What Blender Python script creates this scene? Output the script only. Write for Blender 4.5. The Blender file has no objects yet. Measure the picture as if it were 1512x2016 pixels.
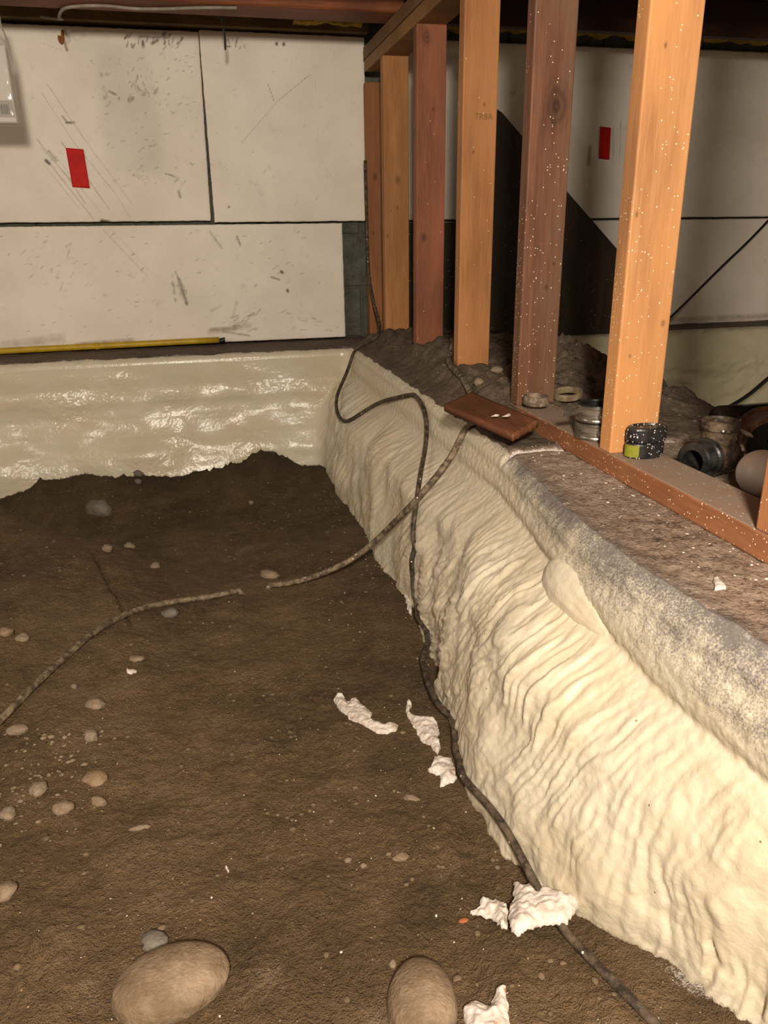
import bpy, bmesh, math, random
import numpy as np
from mathutils import Vector, Matrix, Euler
from mathutils.bvhtree import BVHTree

C = bpy.context.scene.collection
random.seed(4)
PI = math.pi

# ------------------------------------------------------------------ camera
ZC = 0.4005
PITCH, YAW, ROLL = 0.350, 0.2326, -0.0143
_fw = Vector((math.sin(YAW)*math.cos(PITCH), math.cos(YAW)*math.cos(PITCH), -math.sin(PITCH)))
_rt = Vector((math.cos(YAW), -math.sin(YAW), 0)); _up = _rt.cross(_fw)
_r2 = math.cos(ROLL)*_rt + math.sin(ROLL)*_up
_u2 = math.cos(ROLL)*_up - math.sin(ROLL)*_rt
cam_d = bpy.data.cameras.new('camera'); cam = bpy.data.objects.new('camera', cam_d); C.objects.link(cam)
M = Matrix((_r2, _u2, -_fw)).transposed().to_4x4(); M.translation = (0, 0, ZC)
cam.matrix_world = M
cam_d.sensor_fit = 'VERTICAL'; cam_d.sensor_height = 36.0; cam_d.lens = 36.0*1496.6/2016.0
cam_d.clip_start = 0.02
bpy.context.scene.camera = cam

# ------------------------------------------------------------------ world, lamps, exposure
w = bpy.data.worlds.new('world'); bpy.context.scene.world = w; w.use_nodes = True
w.node_tree.nodes['Background'].inputs[0].default_value = (1.0, 0.80, 0.58, 1)
w.node_tree.nodes['Background'].inputs[1].default_value = 0.012

def lamp(name, loc, power, radius, col):
    d = bpy.data.lights.new(name, 'POINT'); d.energy = power; d.shadow_soft_size = radius; d.color = col
    o = bpy.data.objects.new(name, d); C.objects.link(o); o.location = loc
    return o
lamp('work_lamp', (-0.06, -0.50, 0.84), 132.0, 0.085, (1.0, 0.895, 0.76))
lamp('fill_lamp', (-1.45, 1.45, 0.98), 9.0, 0.05, (1.0, 0.895, 0.76))  # added fill lamp out of view, brightens the boards and foam at the back
vs = bpy.context.scene.view_settings
vs.view_transform = 'Standard'; vs.look = 'None'; vs.gamma = 1.0; vs.use_curve_mapping = False
vs.exposure = 0.80

# ------------------------------------------------------------------ numpy noise
def _grad(seed):
    r = np.random.RandomState(seed); return r.permutation(256), r.rand(256)*2*PI
_G = {}
def pn(x, y, seed=0):
    if seed not in _G: _G[seed] = _grad(seed)
    p, a = _G[seed]
    x = np.asarray(x, float); y = np.asarray(y, float)
    xi = np.floor(x).astype(int); yi = np.floor(y).astype(int); xf = x-xi; yf = y-yi
    u = xf*xf*xf*(xf*(xf*6-15)+10); v = yf*yf*yf*(yf*(yf*6-15)+10)
    def g(i, j):
        h = a[p[(p[i & 255]+j) & 255]]
        return np.cos(h), np.sin(h)
    def d(i, j, dx, dy):
        c, s = g(i, j); return c*dx+s*dy
    n00 = d(xi, yi, xf, yf); n10 = d(xi+1, yi, xf-1, yf); n01 = d(xi, yi+1, xf, yf-1); n11 = d(xi+1, yi+1, xf-1, yf-1)
    return (n00*(1-u)+n10*u)*(1-v)+(n01*(1-u)+n11*u)*v
def fbm(x, y, seed=0, o=4, g=0.5):
    r = 0; amp = 1.0
    for k in range(o):
        r = r+amp*pn(x*2**k+17.3*k, y*2**k-9.1*k, seed+k); amp *= g
    return r
def sst(a, b, x):
    t = np.clip((x-a)/(b-a), 0, 1); return t*t*(3-2*t)
def interp(x, xs, ys):                       # smooth 1D interpolation
    o = np.argsort(xs); return np.interp(x, np.array(xs)[o], np.array(ys)[o])

# ------------------------------------------------------------------ mesh helpers
def link(name, me, mat=None, parent=None, smooth=False):
    o = bpy.data.objects.new(name, me); C.objects.link(o)
    if mat:
        for m in (mat if isinstance(mat, (list, tuple)) else [mat]): me.materials.append(m)
    if parent: o.parent = parent
    if smooth: me.polygons.foreach_set('use_smooth', [True]*len(me.polygons))
    return o
def tag(o, label=None, cat=None, group=None, kind=None):
    if label: o['label'] = label
    if cat: o['category'] = cat
    if group: o['group'] = group
    if kind: o['kind'] = kind
    return o
def empty(name, loc, label, cat, group=None, rot=(0, 0, 0)):
    o = bpy.data.objects.new(name, None); o.empty_display_size = .05; C.objects.link(o)
    o.location = loc; o.rotation_euler = rot
    return tag(o, label, cat, group)
def grid_mesh(name, P, attrs=None, flip=False):
    """P: (n,m,3) array"""
    n, m = P.shape[:2]
    me = bpy.data.meshes.new(name)
    idx = np.arange(n*m).reshape(n, m)
    q = np.stack([idx[:-1, :-1], idx[1:, :-1], idx[1:, 1:], idx[:-1, 1:]], -1).reshape(-1, 4)
    if flip: q = q[:, ::-1]
    me.vertices.add(n*m); me.vertices.foreach_set('co', P.reshape(-1).astype('f'))
    me.loops.add(q.size); me.loops.foreach_set('vertex_index', q.reshape(-1).astype('i'))
    me.polygons.add(len(q)); me.polygons.foreach_set('loop_start', np.arange(0, q.size, 4).astype('i'))
    me.polygons.foreach_set('loop_total', np.full(len(q), 4, 'i'))
    me.update(calc_edges=True); me.validate()
    for k, v in (attrs or {}).items():
        a = me.attributes.new(k, 'FLOAT', 'POINT'); a.data.foreach_set('value', np.asarray(v, 'f').reshape(-1))
    me.polygons.foreach_set('use_smooth', [True]*len(me.polygons))
    return me
def bm_mesh(bm, name='m'):
    bmesh.ops.recalc_face_normals(bm, faces=bm.faces)
    me = bpy.data.meshes.new(name); bm.to_mesh(me); bm.free(); return me
def box_bm(x0, x1, y0, y1, z0, z1, bev=0.0, seg=1, cuts=0):
    bm = bmesh.new()
    bmesh.ops.create_cube(bm, size=1)
    for v in bm.verts:
        v.co = Vector((x0+(v.co.x+.5)*(x1-x0), y0+(v.co.y+.5)*(y1-y0), z0+(v.co.z+.5)*(z1-z0)))
    if bev: bmesh.ops.bevel(bm, geom=list(bm.edges), offset=bev, segments=seg, affect='EDGES', profile=.5)
    return bm
def box(name, b, mat, parent=None, bev=0.002):
    return link(name, bm_mesh(box_bm(*b, bev=bev), name), mat, parent)
def catmull(pts, step=0.006):
    P = [np.array(p, float) for p in pts]; P = [2*P[0]-P[1]]+P+[2*P[-1]-P[-2]]; out = []
    for i in range(1, len(P)-2):
        n = max(2, int(np.linalg.norm(P[i+1]-P[i])/step))
        for t in np.linspace(0, 1, n, endpoint=False):
            out.append(.5*((2*P[i])+(-P[i-1]+P[i+1])*t+(2*P[i-1]-5*P[i]+4*P[i+1]-P[i+2])*t*t+(-P[i-1]+3*P[i]-3*P[i+1]+P[i+2])*t**3))
    out.append(P[-2]); return np.array(out)
def tube_mesh(name, path, r, n=8, twist=None, cap=True):
    path = np.asarray(path); N = len(path)
    T = np.gradient(path, axis=0); T /= np.linalg.norm(T, axis=1)[:, None]+1e-9
    ref = np.array([0, 0, 1.0]) if abs(T[0][2]) < .9 else np.array([1.0, 0, 0])
    u = np.cross(T[0], ref); u /= np.linalg.norm(u)
    bm = bmesh.new(); rings = []
    rr = r if hasattr(r, '__len__') else [r]*N
    for i in range(N):
        u = u-T[i]*(u@T[i]); u /= np.linalg.norm(u)+1e-9; v = np.cross(T[i], u)
        rings.append([bm.verts.new(path[i]+rr[i]*(math.cos(a)*u+math.sin(a)*v)) for a in np.linspace(0, 2*PI, n, endpoint=False)])
    for a, b in zip(rings, rings[1:]):
        for k in range(n): bm.faces.new((a[k], a[(k+1) % n], b[(k+1) % n], b[k]))
    if cap: bm.faces.new(rings[0][::-1]); bm.faces.new(rings[-1])
    me = bm_mesh(bm, name); me.polygons.foreach_set('use_smooth', [True]*len(me.polygons)); return me
def lathe_mesh(name, prof, n=32, closed=True):
    """prof: [(r,z)...]; closed profile makes a ring"""
    bm = bmesh.new(); rings = []
    for r, z in prof: rings.append([bm.verts.new((r*math.cos(a), r*math.sin(a), z)) for a in np.linspace(0, 2*PI, n, endpoint=False)])
    R = list(zip(rings, rings[1:]))
    if closed: R.append((rings[-1], rings[0]))
    for a, b in R:
        for k in range(n): bm.faces.new((a[k], a[(k+1) % n], b[(k+1) % n], b[k]))
    if not closed:
        bm.faces.new(rings[0]); bm.faces.new(rings[-1])
    return bm_mesh(bm, name)
def extrude_poly(name, pts, y0, y1, bev=0.0):
    """polygon in XZ extruded along Y"""
    bm = bmesh.new(); vs_ = [bm.verts.new((x, y0, z)) for x, z in pts]; f = bm.faces.new(vs_)
    r = bmesh.ops.extrude_face_region(bm, geom=[f])
    for e in r['geom']:
        if isinstance(e, bmesh.types.BMVert): e.co.y = y1
    if bev: bmesh.ops.bevel(bm, geom=list(bm.edges), offset=bev, segments=1, affect='EDGES')
    return bm_mesh(bm, name)

# ------------------------------------------------------------------ material helpers
def lin(c):                                   # sRGB 0..255 -> linear
    return tuple(((v/255)/12.92 if v/255 <= .04045 else ((v/255+.055)/1.055)**2.4) for v in c)+(1,)
class NT:
    def __init__(s, name, rough=.8, spec=.3):
        s.m = bpy.data.materials.new(name); s.m.use_nodes = True; s.t = s.m.node_tree; s.n = s.t.nodes
        s.b = s.n['Principled BSDF']; s.b.inputs['Roughness'].default_value = rough
        s.b.inputs['Specular IOR Level'].default_value = spec
    def new(s, typ, **kw):
        n = s.n.new(typ)
        for k, v in kw.items():
            if k.startswith('i_'):
                key = k[2:]; key = int(key) if key.isdigit() else key.replace('_', ' ')
                s.put(n.inputs[key], v)
            else: setattr(n, k, v)
        return n
    def put(s, inp, v):
        if isinstance(v, bpy.types.NodeSocket): s.t.links.new(v, inp)
        else: inp.default_value = v
    def coord(s, scale=(1, 1, 1), loc=(0, 0, 0), kind='Object'):
        tc = s.new('ShaderNodeTexCoord'); mp = s.new('ShaderNodeMapping', i_Vector=tc.outputs[kind], i_Scale=scale, i_Location=loc)
        return mp.outputs[0]
    def noise(s, vec, scale=5, detail=4, rough=.55, dist=0):
        return s.new('ShaderNodeTexNoise', i_Vector=vec, i_Scale=scale, i_Detail=detail, i_Roughness=rough, i_Distortion=dist).outputs[0]
    def ramp(s, fac, stops):
        r = s.new('ShaderNodeValToRGB', i_Fac=fac); e = r.color_ramp.elements
        while len(e) < len(stops): e.new(.5)
        for k, (p, c) in enumerate(stops):
            e[k].position = p; e[k].color = c if hasattr(c, '__len__') else (c, c, c, 1)
        return r.outputs[0]
    def math(s, op, a, b=0.0, clamp=False):
        n = s.new('ShaderNodeMath', operation=op, use_clamp=clamp); s.put(n.inputs[0], a); s.put(n.inputs[1], b); return n.outputs[0]
    def mix(s, fac, a, b, mode='MIX'):
        n = s.new('ShaderNodeMix', data_type='RGBA', blend_type=mode); s.put(n.inputs[0], fac); s.put(n.inputs[6], a); s.put(n.inputs[7], b); return n.outputs[2]
    def attr(s, name): return s.new('ShaderNodeAttribute', attribute_name=name).outputs['Fac']
    def col(s, c): s.put(s.b.inputs['Base Color'], c)
    def rough(s, c): s.put(s.b.inputs['Roughness'], c)
    def bump(s, h, strength=.5, dist=.002):
        n = s.new('ShaderNodeBump', i_Height=h, i_Strength=strength, i_Distance=dist); s.t.links.new(n.outputs[0], s.b.inputs['Normal']); return n
    def specks(s, vec, scale, size, amount):
        """sparse round dots, 0/1"""
        v = s.new('ShaderNodeTexVoronoi', i_Vector=vec, i_Scale=scale, feature='F1')
        d = s.math('LESS_THAN', v.outputs['Distance'], size)
        sep = s.new('ShaderNodeSeparateColor', i_Color=v.outputs['Color'])
        return s.math('MULTIPLY', d, s.math('LESS_THAN', sep.outputs[0], amount))

def plain(name, c, rough=.6, metal=0.0, var=.25, scale=40, spec=.4, bump=0.0):
    s = NT(name, rough, spec); v = s.coord(); n = s.noise(v, scale, 4)
    a = lin(c); k = 1-var
    s.col(s.ramp(n, [(.3, (a[0]*k, a[1]*k, a[2]*k, 1)), (.7, a)])); s.b.inputs['Metallic'].default_value = metal
    if bump: s.bump(n, bump, .002)
    return s.m

def wood(name, light, dark, knots=(), specks=0.0, axis='Z', dust=0.0, stain=None, fine=60):
    """sawn softwood; grain along axis; knots = [(u, along, radius)]"""
    s = NT(name, .62, .3); off = (random.random()*9, random.random()*9, random.random()*9)
    sc = {'Z': (1, 1, .07), 'X': (.07, 1, 1), 'Y': (1, .07, 1)}[axis]
    tc = s.new('ShaderNodeTexCoord'); obj = tc.outputs['Object']
    sep = s.new('ShaderNodeSeparateXYZ', i_0=obj)
    base = s.new('ShaderNodeMapping', i_Vector=obj, i_Scale=sc, i_Location=off).outputs[0]
    g1 = s.noise(base, 28, 4, .6, .6); g2 = s.noise(base, fine*4, 2, .5)
    big = s.noise(s.new('ShaderNodeMapping', i_Vector=obj, i_Location=off, i_Scale=(1, 1, .35)).outputs[0], 7, 3)
    f = s.math('ADD', s.math('MULTIPLY', g1, .6), s.math('MULTIPLY', g2, .4))
    c = s.ramp(f, [(.33, lin(dark)), (.5, tuple(.5*(a+b) for a, b in zip(lin(light), lin(dark)))), (.62, lin(light))])
    c = s.mix(s.ramp(big, [(.38, 0.0), (.62, .8)]), c, lin(stain or dark))
    for (kx, kz, kr) in knots:
        a = {'Z': (sep.outputs[0], sep.outputs[2]), 'X': (sep.outputs[2], sep.outputs[0]), 'Y': (sep.outputs[2], sep.outputs[1])}[axis]
        dx = s.math('DIVIDE', s.math('SUBTRACT', a[0], kx), kr); dz = s.math('DIVIDE', s.math('SUBTRACT', a[1], kz), kr*1.5)
        d = s.math('SQRT', s.math('ADD', s.math('MULTIPLY', dx, dx), s.math('MULTIPLY', dz, dz)))
        d = s.math('ADD', d, s.math('MULTIPLY', s.math('SUBTRACT', g1, .5), .8))
        ring = s.math('MULTIPLY', s.math('ADD', s.math('SINE', s.math('MULTIPLY', d, 16.0)), 1.0), .5)
        core = s.ramp(d, [(.0, .95), (.35, .75), (1.0, 0.0)])
        kcol = tuple(.28*v for v in lin(dark)[:3])+(1,)
        c = s.mix(s.math('MULTIPLY', core, s.math('ADD', s.math('MULTIPLY', ring, .5), .45)), c, kcol)
    if dust:
        up = s.new('ShaderNodeSeparateXYZ', i_0=s.new('ShaderNodeNewGeometry').outputs['Normal']).outputs[2]
        dn = s.noise(s.coord(), 22, 4)
        fac = s.math('MULTIPLY', s.math('GREATER_THAN', up, .7), s.math('MULTIPLY', s.ramp(dn, [(.25, .6), (.5, 1.0)]), dust))
        c = s.mix(fac, c, lin((146, 127, 110)))
    if specks:
        low = s.ramp(sep.outputs[2], [(.02, 1.0), (.55, .2), (.95, .05)]) if axis == 'Z' else 1.0
        k1 = s.specks(s.coord(), 170, .19, .30*specks); k2 = s.specks(s.coord(loc=(3, 3, 3)), 75, .10, .20*specks)
        rnd = s.math('GREATER_THAN', s.math('ADD', s.noise(s.coord(loc=(7, 2, 1)), 9, 2), s.math('MULTIPLY', low, .30)), .64)
        c = s.mix(s.math('MULTIPLY', s.math('MAXIMUM', k1, k2), rnd), c, lin((240, 225, 200)))
    s.col(c); s.bump(s.math('ADD', g2, s.math('MULTIPLY', g1, .6)), .25, .002)
    return s.m

# --- foam
def foam_mat(name, base, shade, gloss):
    s = NT(name, .35, .5)
    v = s.coord(kind='Object')
    n = s.noise(v, 5, 4); fine = s.noise(v, 230, 2, .5)
    c = s.mix(s.ramp(n, [(.35, 0.0), (.7, 1.0)]), lin(base), lin(shade))
    br = s.noise(s.coord(loc=(4, 1, 2)), 9, 5, .6)
    c = s.mix(s.ramp(br, [(.62, 0.0), (.8, .35)]), c, lin((226, 190, 140)))
    thin = s.attr('thin')
    sp = s.noise(v, 340, 3, .7); sp2 = s.noise(v, 25, 3, .6)
    k = s.math('ADD', thin, s.math('MULTIPLY', s.math('ADD', s.math('SUBTRACT', sp, .5), s.math('MULTIPLY', s.math('SUBTRACT', sp2, .5), .5)), 1.7))
    k = s.ramp(k, [(.34, 0.0), (.92, 1.0)])
    c = s.mix(k, c, lin((112, 106, 102)))
    dirt = s.ramp(s.math('ADD', s.attr('dirt'), s.math('MULTIPLY', s.math('SUBTRACT', sp, .5), 1.4)), [(.45, 0.0), (.8, 1.0)])
    c = s.mix(dirt, c, lin((70, 52, 34)))
    pores = s.specks(s.coord(loc=(1, 5, 3)), 45, .06, .25)
    c = s.mix(pores, c, lin((140, 110, 75)))
    s.col(c)
    s.rough(s.math('ADD', s.attr('rgh'), s.math('MULTIPLY', k, .3)))
    s.bump(s.math('ADD', s.math('MULTIPLY', fine, .6), s.noise(v, 90, 3)), .35, .002)
    return s.m
FOAM = foam_mat('spray_foam_cream', (204, 194, 173), (199, 185, 158), .3)
FOAM_FAR = foam_mat('spray_foam_aged', (206, 198, 168), (196, 186, 152), .4)

def scrap_mat():
    s = NT('foam_scrap_white', .6, .4); v = s.coord(); n = s.noise(v, 60, 4)
    c = s.ramp(n, [(.3, lin((184, 170, 158))), (.6, lin((212, 202, 192)))])
    c = s.mix(s.ramp(s.noise(s.coord(loc=(2, 2, 5)), 45, 4), [(.62, 0.0), (.72, .9)]), c, lin((150, 108, 72)))
    s.col(c); s.bump(s.noise(v, 180, 3), .6, .003); return s.m
SCRAP = scrap_mat()

def dirt_mat(name, dark, mid, light, spray=True):
    s = NT(name, .85, .25); v = s.coord()
    big = s.noise(v, 2.2, 5, .6); med = s.noise(v, 14, 5, .65); fine = s.noise(v, 110, 4, .7); grit = s.noise(v, 420, 2, .6)
    f = s.math('ADD', s.math('ADD', s.math('MULTIPLY', big, .45), s.math('MULTIPLY', med, .35)), s.math('MULTIPLY', fine, .2))
    c = s.ramp(f, [(.36, lin(dark)), (.5, lin(mid)), (.66, lin(light))])
    sand = s.ramp(s.math('ADD', s.math('MULTIPLY', s.noise(s.coord(loc=(5, 3, 0)), 6, 5, .7), .75), s.math('MULTIPLY', grit, .25)), [(.58, 0.0), (.72, .55)])
    c = s.mix(sand, c, lin((166, 142, 114)))
    c = s.mix(s.math('MULTIPLY', s.attr('wet_shade'), .8), c, lin((46, 38, 26)))
    c = s.mix(s.specks(v, 160, .18, .05), c, lin((196, 172, 142)))
    if spray:
        sp = s.math('ADD', s.attr('spray'), s.math('SUBTRACT', s.noise(v, 260, 3, .7), .5))
        c = s.mix(s.ramp(sp, [(.45, 0.0), (.75, .9)]), c, lin((205, 196, 188)))
    s.col(c)
    s.rough(s.ramp(s.noise(s.coord(loc=(8, 0, 0)), 8, 3), [(.3, .95), (.7, .7)]))
    h = s.math('ADD', s.math('MULTIPLY', med, .8), s.math('ADD', s.math('MULTIPLY', fine, .8), s.math('MULTIPLY', grit, .35)))
    s.bump(h, 1.0, .02)
    return s.m
DIRT = dirt_mat('crawl_dirt', (80, 63, 43), (112, 90, 63), (138, 114, 87))
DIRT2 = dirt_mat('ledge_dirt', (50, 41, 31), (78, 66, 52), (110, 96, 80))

def concrete_mat():
    s = NT('footing_concrete', .85, .25); v = s.coord()
    a = s.noise(v, 4, 5, .6); b = s.noise(s.coord(scale=(1, 1, 1)), 38, 5, .7); d = s.noise(v, 170, 3, .7)
    f = s.math('ADD', s.math('ADD', s.math('MULTIPLY', a, .35), s.math('MULTIPLY', b, .4)), s.math('MULTIPLY', d, .25))
    c = s.ramp(f, [(.36, lin((76, 61, 50))), (.45, lin((138, 118, 101))), (.62, lin((174, 155, 138)))])
    c = s.mix(s.ramp(s.math('ADD', s.math('MULTIPLY', s.noise(s.coord(scale=(1, 1.6, 1), loc=(3, 0, 0)), 75, 4, .75), .7), s.math('MULTIPLY', d, .3)), [(.38, .75), (.48, 0.0)]), c, lin((74, 58, 46)))
    c = s.mix(s.attr('wet_shade'), c, s.ramp(f, [(.36, lin((40, 34, 26))), (.62, lin((96, 82, 66)))]))
    c = s.mix(s.math('MULTIPLY', s.attr('dark'), s.ramp(b, [(.3, 1.0), (.7, .5)])), c, lin((98, 88, 82)))
    sp = s.math('ADD', s.attr('spray'), s.math('ADD', s.math('MULTIPLY', s.math('SUBTRACT', d, .5), 1.5), s.math('MULTIPLY', s.math('SUBTRACT', b, .5), .8)))
    c = s.mix(s.ramp(sp, [(.42, 0.0), (.9, .95)]), c, lin((222, 212, 202)))
    c = s.mix(s.specks(s.coord(loc=(2, 2, 2)), 55, .09, .14), c, lin((230, 215, 200)))
    s.col(c); s.bump(s.math('ADD', b, d), .7, .006); return s.m
CONC = concrete_mat()
def block_mat():
    s = NT('grey_block', .9, .2); v = s.coord(kind='Object'); n = s.noise(v, 18, 5, .65); d = s.noise(v, 150, 3)
    c = s.ramp(s.math('ADD', s.math('MULTIPLY', n, .7), s.math('MULTIPLY', d, .3)), [(.35, lin((66, 68, 60))), (.65, lin((100, 100, 89)))])
    s.col(c); s.bump(d, .6, .003); return s.m
BLOCK = block_mat()
MORTAR = plain('mortar', (92, 92, 83), .95, 0, .3, 60, .2, .4)

def board_mat(name, base):
    s = NT(name, .75, .3); v = s.coord()
    n = s.noise(v, 3.5, 5, .6); bead = s.new('ShaderNodeTexVoronoi', i_Vector=v, i_Scale=150).outputs['Distance']
    a = lin(base); c = s.mix(s.ramp(n, [(.38, 0.0), (.7, .6)]), a, lin((base[0]-26, base[1]-27, base[2]-30)))
    m = s.noise(s.coord(loc=(3, 0, 1), scale=(1, 1, 1.0)), 16, 6, .75)
    c = s.mix(s.ramp(m, [(.60, 0.0), (.74, .35)]), c, lin((128, 120, 108)))
    nn = s.noise(s.coord(loc=(9, 0, 1)), 60, 3, .7)
    sc = s.ramp(s.math('MULTIPLY', s.attr('scuff'), s.math('ADD', s.math('MULTIPLY', nn, 1.2), .35)), [(.18, 0.0), (.9, .9)])
    c = s.mix(sc, c, lin((84, 76, 66)))
    br = s.ramp(s.math('MULTIPLY', s.attr('brown'), s.math('ADD', s.noise(s.coord(loc=(2, 0, 6)), 30, 5, .7), .2)), [(.22, 0.0), (.75, .85)])
    c = s.mix(br, c, lin((132, 104, 66)))
    s.col(c); s.bump(s.math('ADD', bead, s.math('MULTIPLY', nn, .5)), .18, .002); return s.m
BOARD = board_mat('white_rigid_foam', (234, 224, 211))
DARKPLY = wood('dark_stained_plywood', (62, 45, 30), (34, 25, 17), specks=.12)
BEAM = wood('red_brown_beam', (150, 84, 42), (96, 50, 26), axis='X')
OLIVE = wood('weathered_sill', (128, 106, 62), (86, 70, 40), axis='X')
INSUL = plain('yellow_insulation', (176, 144, 62), 1.0, 0, .5, 35, .1, 1.0)

# ------------------------------------------------------------------ setting
def XE(Y): return interp(Y, [-1, .40, .60, .78, .95, 1.10, 1.34, 1.6, 4], [.54, .53, .512, .502, .502, .525, .553, .565, .565])
YB = 2.89

# back wall: block courses on mortar
wb = link('wall_back', bm_mesh(box_bm(-2.6, 3.2, 3.175, 3.30, -0.60, 1.32), 'wall_back'), MORTAR); tag(wb, kind='structure')
bme = bm_mesh(box_bm(-.195, .195, -.012, .006, -.095, .095, .004), 'concrete_block'); bme.materials.append(BLOCK)
for j in range(6):
    for i in range(-7, 8):
        x = .47+.4*i+(.2 if j % 2 else 0); z = .1+.2*j
        if x > 3.0 or x < -2.4 or z > 1.3: continue
        b = bpy.data.objects.new('concrete_block', bme); C.objects.link(b); b.parent = wb; b.location = (x, 3.178, z)
wl = box('wall_left', (-2.7, -2.6, -1.6, 3.3, -.6, 1.32), BOARD, bev=0); tag(wl, kind='structure')
wr = box('wall_right', (3.2, 3.3, -1.6, 3.3, -.6, 1.32), BOARD, bev=0); tag(wr, kind='structure')
wf = box('wall_front', (-2.7, 3.3, -1.7, -1.6, -.6, 1.32), BLOCK, bev=0); tag(wf, kind='structure')
ce = box('ceiling', (-2.7, 3.3, -1.7, 3.3, 1.30, 1.34), wood('subfloor_boards', (120, 92, 60), (78, 56, 34), axis='X'), bev=0); tag(ce, kind='structure')

# footing under back wall
def ledge_back():
    xs = np.arange(-2.6, 3.2, .012); ys = np.concatenate([[YB]*3, np.arange(YB, 3.18, .012)])
    X, Y = np.meshgrid(xs, ys, indexing='ij'); Z = .004*fbm(X*9, Y*9, 3)+.002*fbm(X*40, Y*40, 8)-.012*(1-sst(YB, YB+.03, Y))
    Z[:, 0] = -.62; Z[:, 1] = -.03
    d = Y-YB+.02*fbm(X*6, Y*0, 12); spray = np.exp(-np.clip(d, 0, 1)/.016)*.75
    return grid_mesh('trim_1', np.stack([X, Y, Z], -1), dict(spray=spray, wet_shade=np.full(X.shape, .75), dark=np.full(X.shape, .3)))
tb = link('trim_1', ledge_back(), CONC); tag(tb, 'dirty grey concrete footing along the back wall', kind='structure')

def ledge_h(X, Y):
    h = .004*fbm(X*8, Y*8, 21)+.003*fbm(X*35, Y*35, 25)
    far = sst(1.40, 1.66, Y)
    pile = far*(.036+.024*np.exp(-((X-.74)/.13)**2)+.03*fbm(X*7, Y*7, 31)+.012*fbm(X*26, Y*26, 35))*sst(.575, .68, X)
    pile2 = .085*np.exp(-((X-.95)/.10)**2-((Y-1.83)/.16)**2)*(1+.5*fbm(X*20, Y*20, 41))
    pile3 = .05*np.exp(-((X-.70)/.05)**2-((Y-2.2)/.07)**2)
    crack = -.006*np.exp(-((Y-1.318-.01*pn(X*9, X*0, 5))/.006)**2)+.004*sst(1.32, 1.33, Y)
    return h+np.maximum(pile, 0)+pile2+pile3+crack
def ledge_right():
    ys = np.concatenate([np.arange(-1.6, .2, .02), np.arange(.2, 1.6, .0045), np.arange(1.6, 2.93, .007)])
    n = 130; t = np.concatenate([[0, 0, 0], np.linspace(0, 1, n)**1.25, [1, 1]])
    Yg, Tg = np.meshgrid(ys, t, indexing='ij'); X = XE(Yg)+Tg*(1.14+.03*pn(Yg*4, Yg*0, 6)-XE(Yg)); Y = Yg
    Z = ledge_h(X, Y); e = X-XE(Yg); Z = Z-.020*(1-sst(0, .03, e))**2
    Z[:, 0] = -.62; Z[:, 1] = -.2; Z[:, 2] = -.035; Z[:, -2] = -.05; Z[:, -1] = -.62
    near = 1-sst(1.2, 1.4, Y)
    wob = .5+.5*fbm(Y*5, X*4, 17)
    spray = near*np.exp(-np.clip(e-.015, 0, 1)/(.020+.02*wob))*.35+(1-near)*np.exp(-np.clip(e, 0, 1)/.008)*.6
    ln = np.exp(-((Y-1.318-.01*pn(X*9, X*0, 5))/.0065)**2)*(1.15+.5*pn(X*30, Y*30, 9))*np.where(X < .70, 1, .85)
    spray = np.maximum(spray, ln)
    spray = np.maximum(spray, .8*np.exp(-((X-.62)/.06)**2-((Y-.45)/.10)**2)*near)
    dark = near*np.exp(-((e-.022)/.022)**2)*.75
    wet_shade = sst(1.30, 1.36, Y)*.85
    return grid_mesh('trim_2', np.stack([X, Y, Z], -1), dict(spray=spray, wet_shade=wet_shade, dark=dark), flip=True)
tr = link('trim_2', ledge_right(), CONC); tag(tr, 'concrete ledge under the row of studs', kind='structure')

# ------------------------------------------------------------------ dirt floor
CP = np.array([
 # along the right foam
 (.42,2.66,-.415),(.44,2.2,-.42),(.44,1.9,-.42),(.45,1.6,-.43),(.44,1.35,-.445),(.40,1.1,-.445),(.38,.9,-.44),(.386,.7,-.43),(.452,.56,-.40),(.52,.46,-.39),
 (.56,2.6,-.40),(.56,1.9,-.42),(.56,1.3,-.44),(.56,.8,-.42),(.58,.5,-.38),(.5,.2,-.40),
 # bank against the back foam
 (-1.6,2.86,-.42),(-.77,2.81,-.428),(-.62,2.81,-.432),(-.50,2.80,-.392),(-.30,2.80,-.395),(-.10,2.80,-.412),(-.03,2.80,-.410),(.08,2.80,-.392),(.17,2.79,-.356),(.23,2.79,-.352),(.30,2.79,-.400),(.373,2.8,-.420),
 (-.77,3.0,-.43),(0,3.0,-.42),(.4,3.0,-.43),
 # in front of it
 (-.75,2.62,-.515),(-.45,2.52,-.505),(-.1,2.5,-.475),(.2,2.45,-.455),(.35,2.45,-.435),
 # left mound
 (-.80,2.45,-.43),(-.64,2.40,-.435),(-.47,2.17,-.43),(-.25,2.12,-.44),(-.7,2.0,-.41),(-.62,1.7,-.39),(-.5,1.4,-.42),(-1.2,1.8,-.33),(-1.3,1.0,-.42),
 # middle and near
 (-.45,1.0,-.45),(-.3,.75,-.46),(0,.7,-.45),(.2,.6,-.445),(.1,1.1,-.46),(.1,1.6,-.46),(-.2,1.6,-.445),(-.05,2.0,-.465),(.2,2.1,-.455),(.2,1.4,-.465),
 (-2.2,2.4,-.4),(-2.2,.5,-.45),(-2.2,-1,-.45),(0,-.6,-.45),(.4,-.8,-.42),(0,.3,-.45)])
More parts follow.
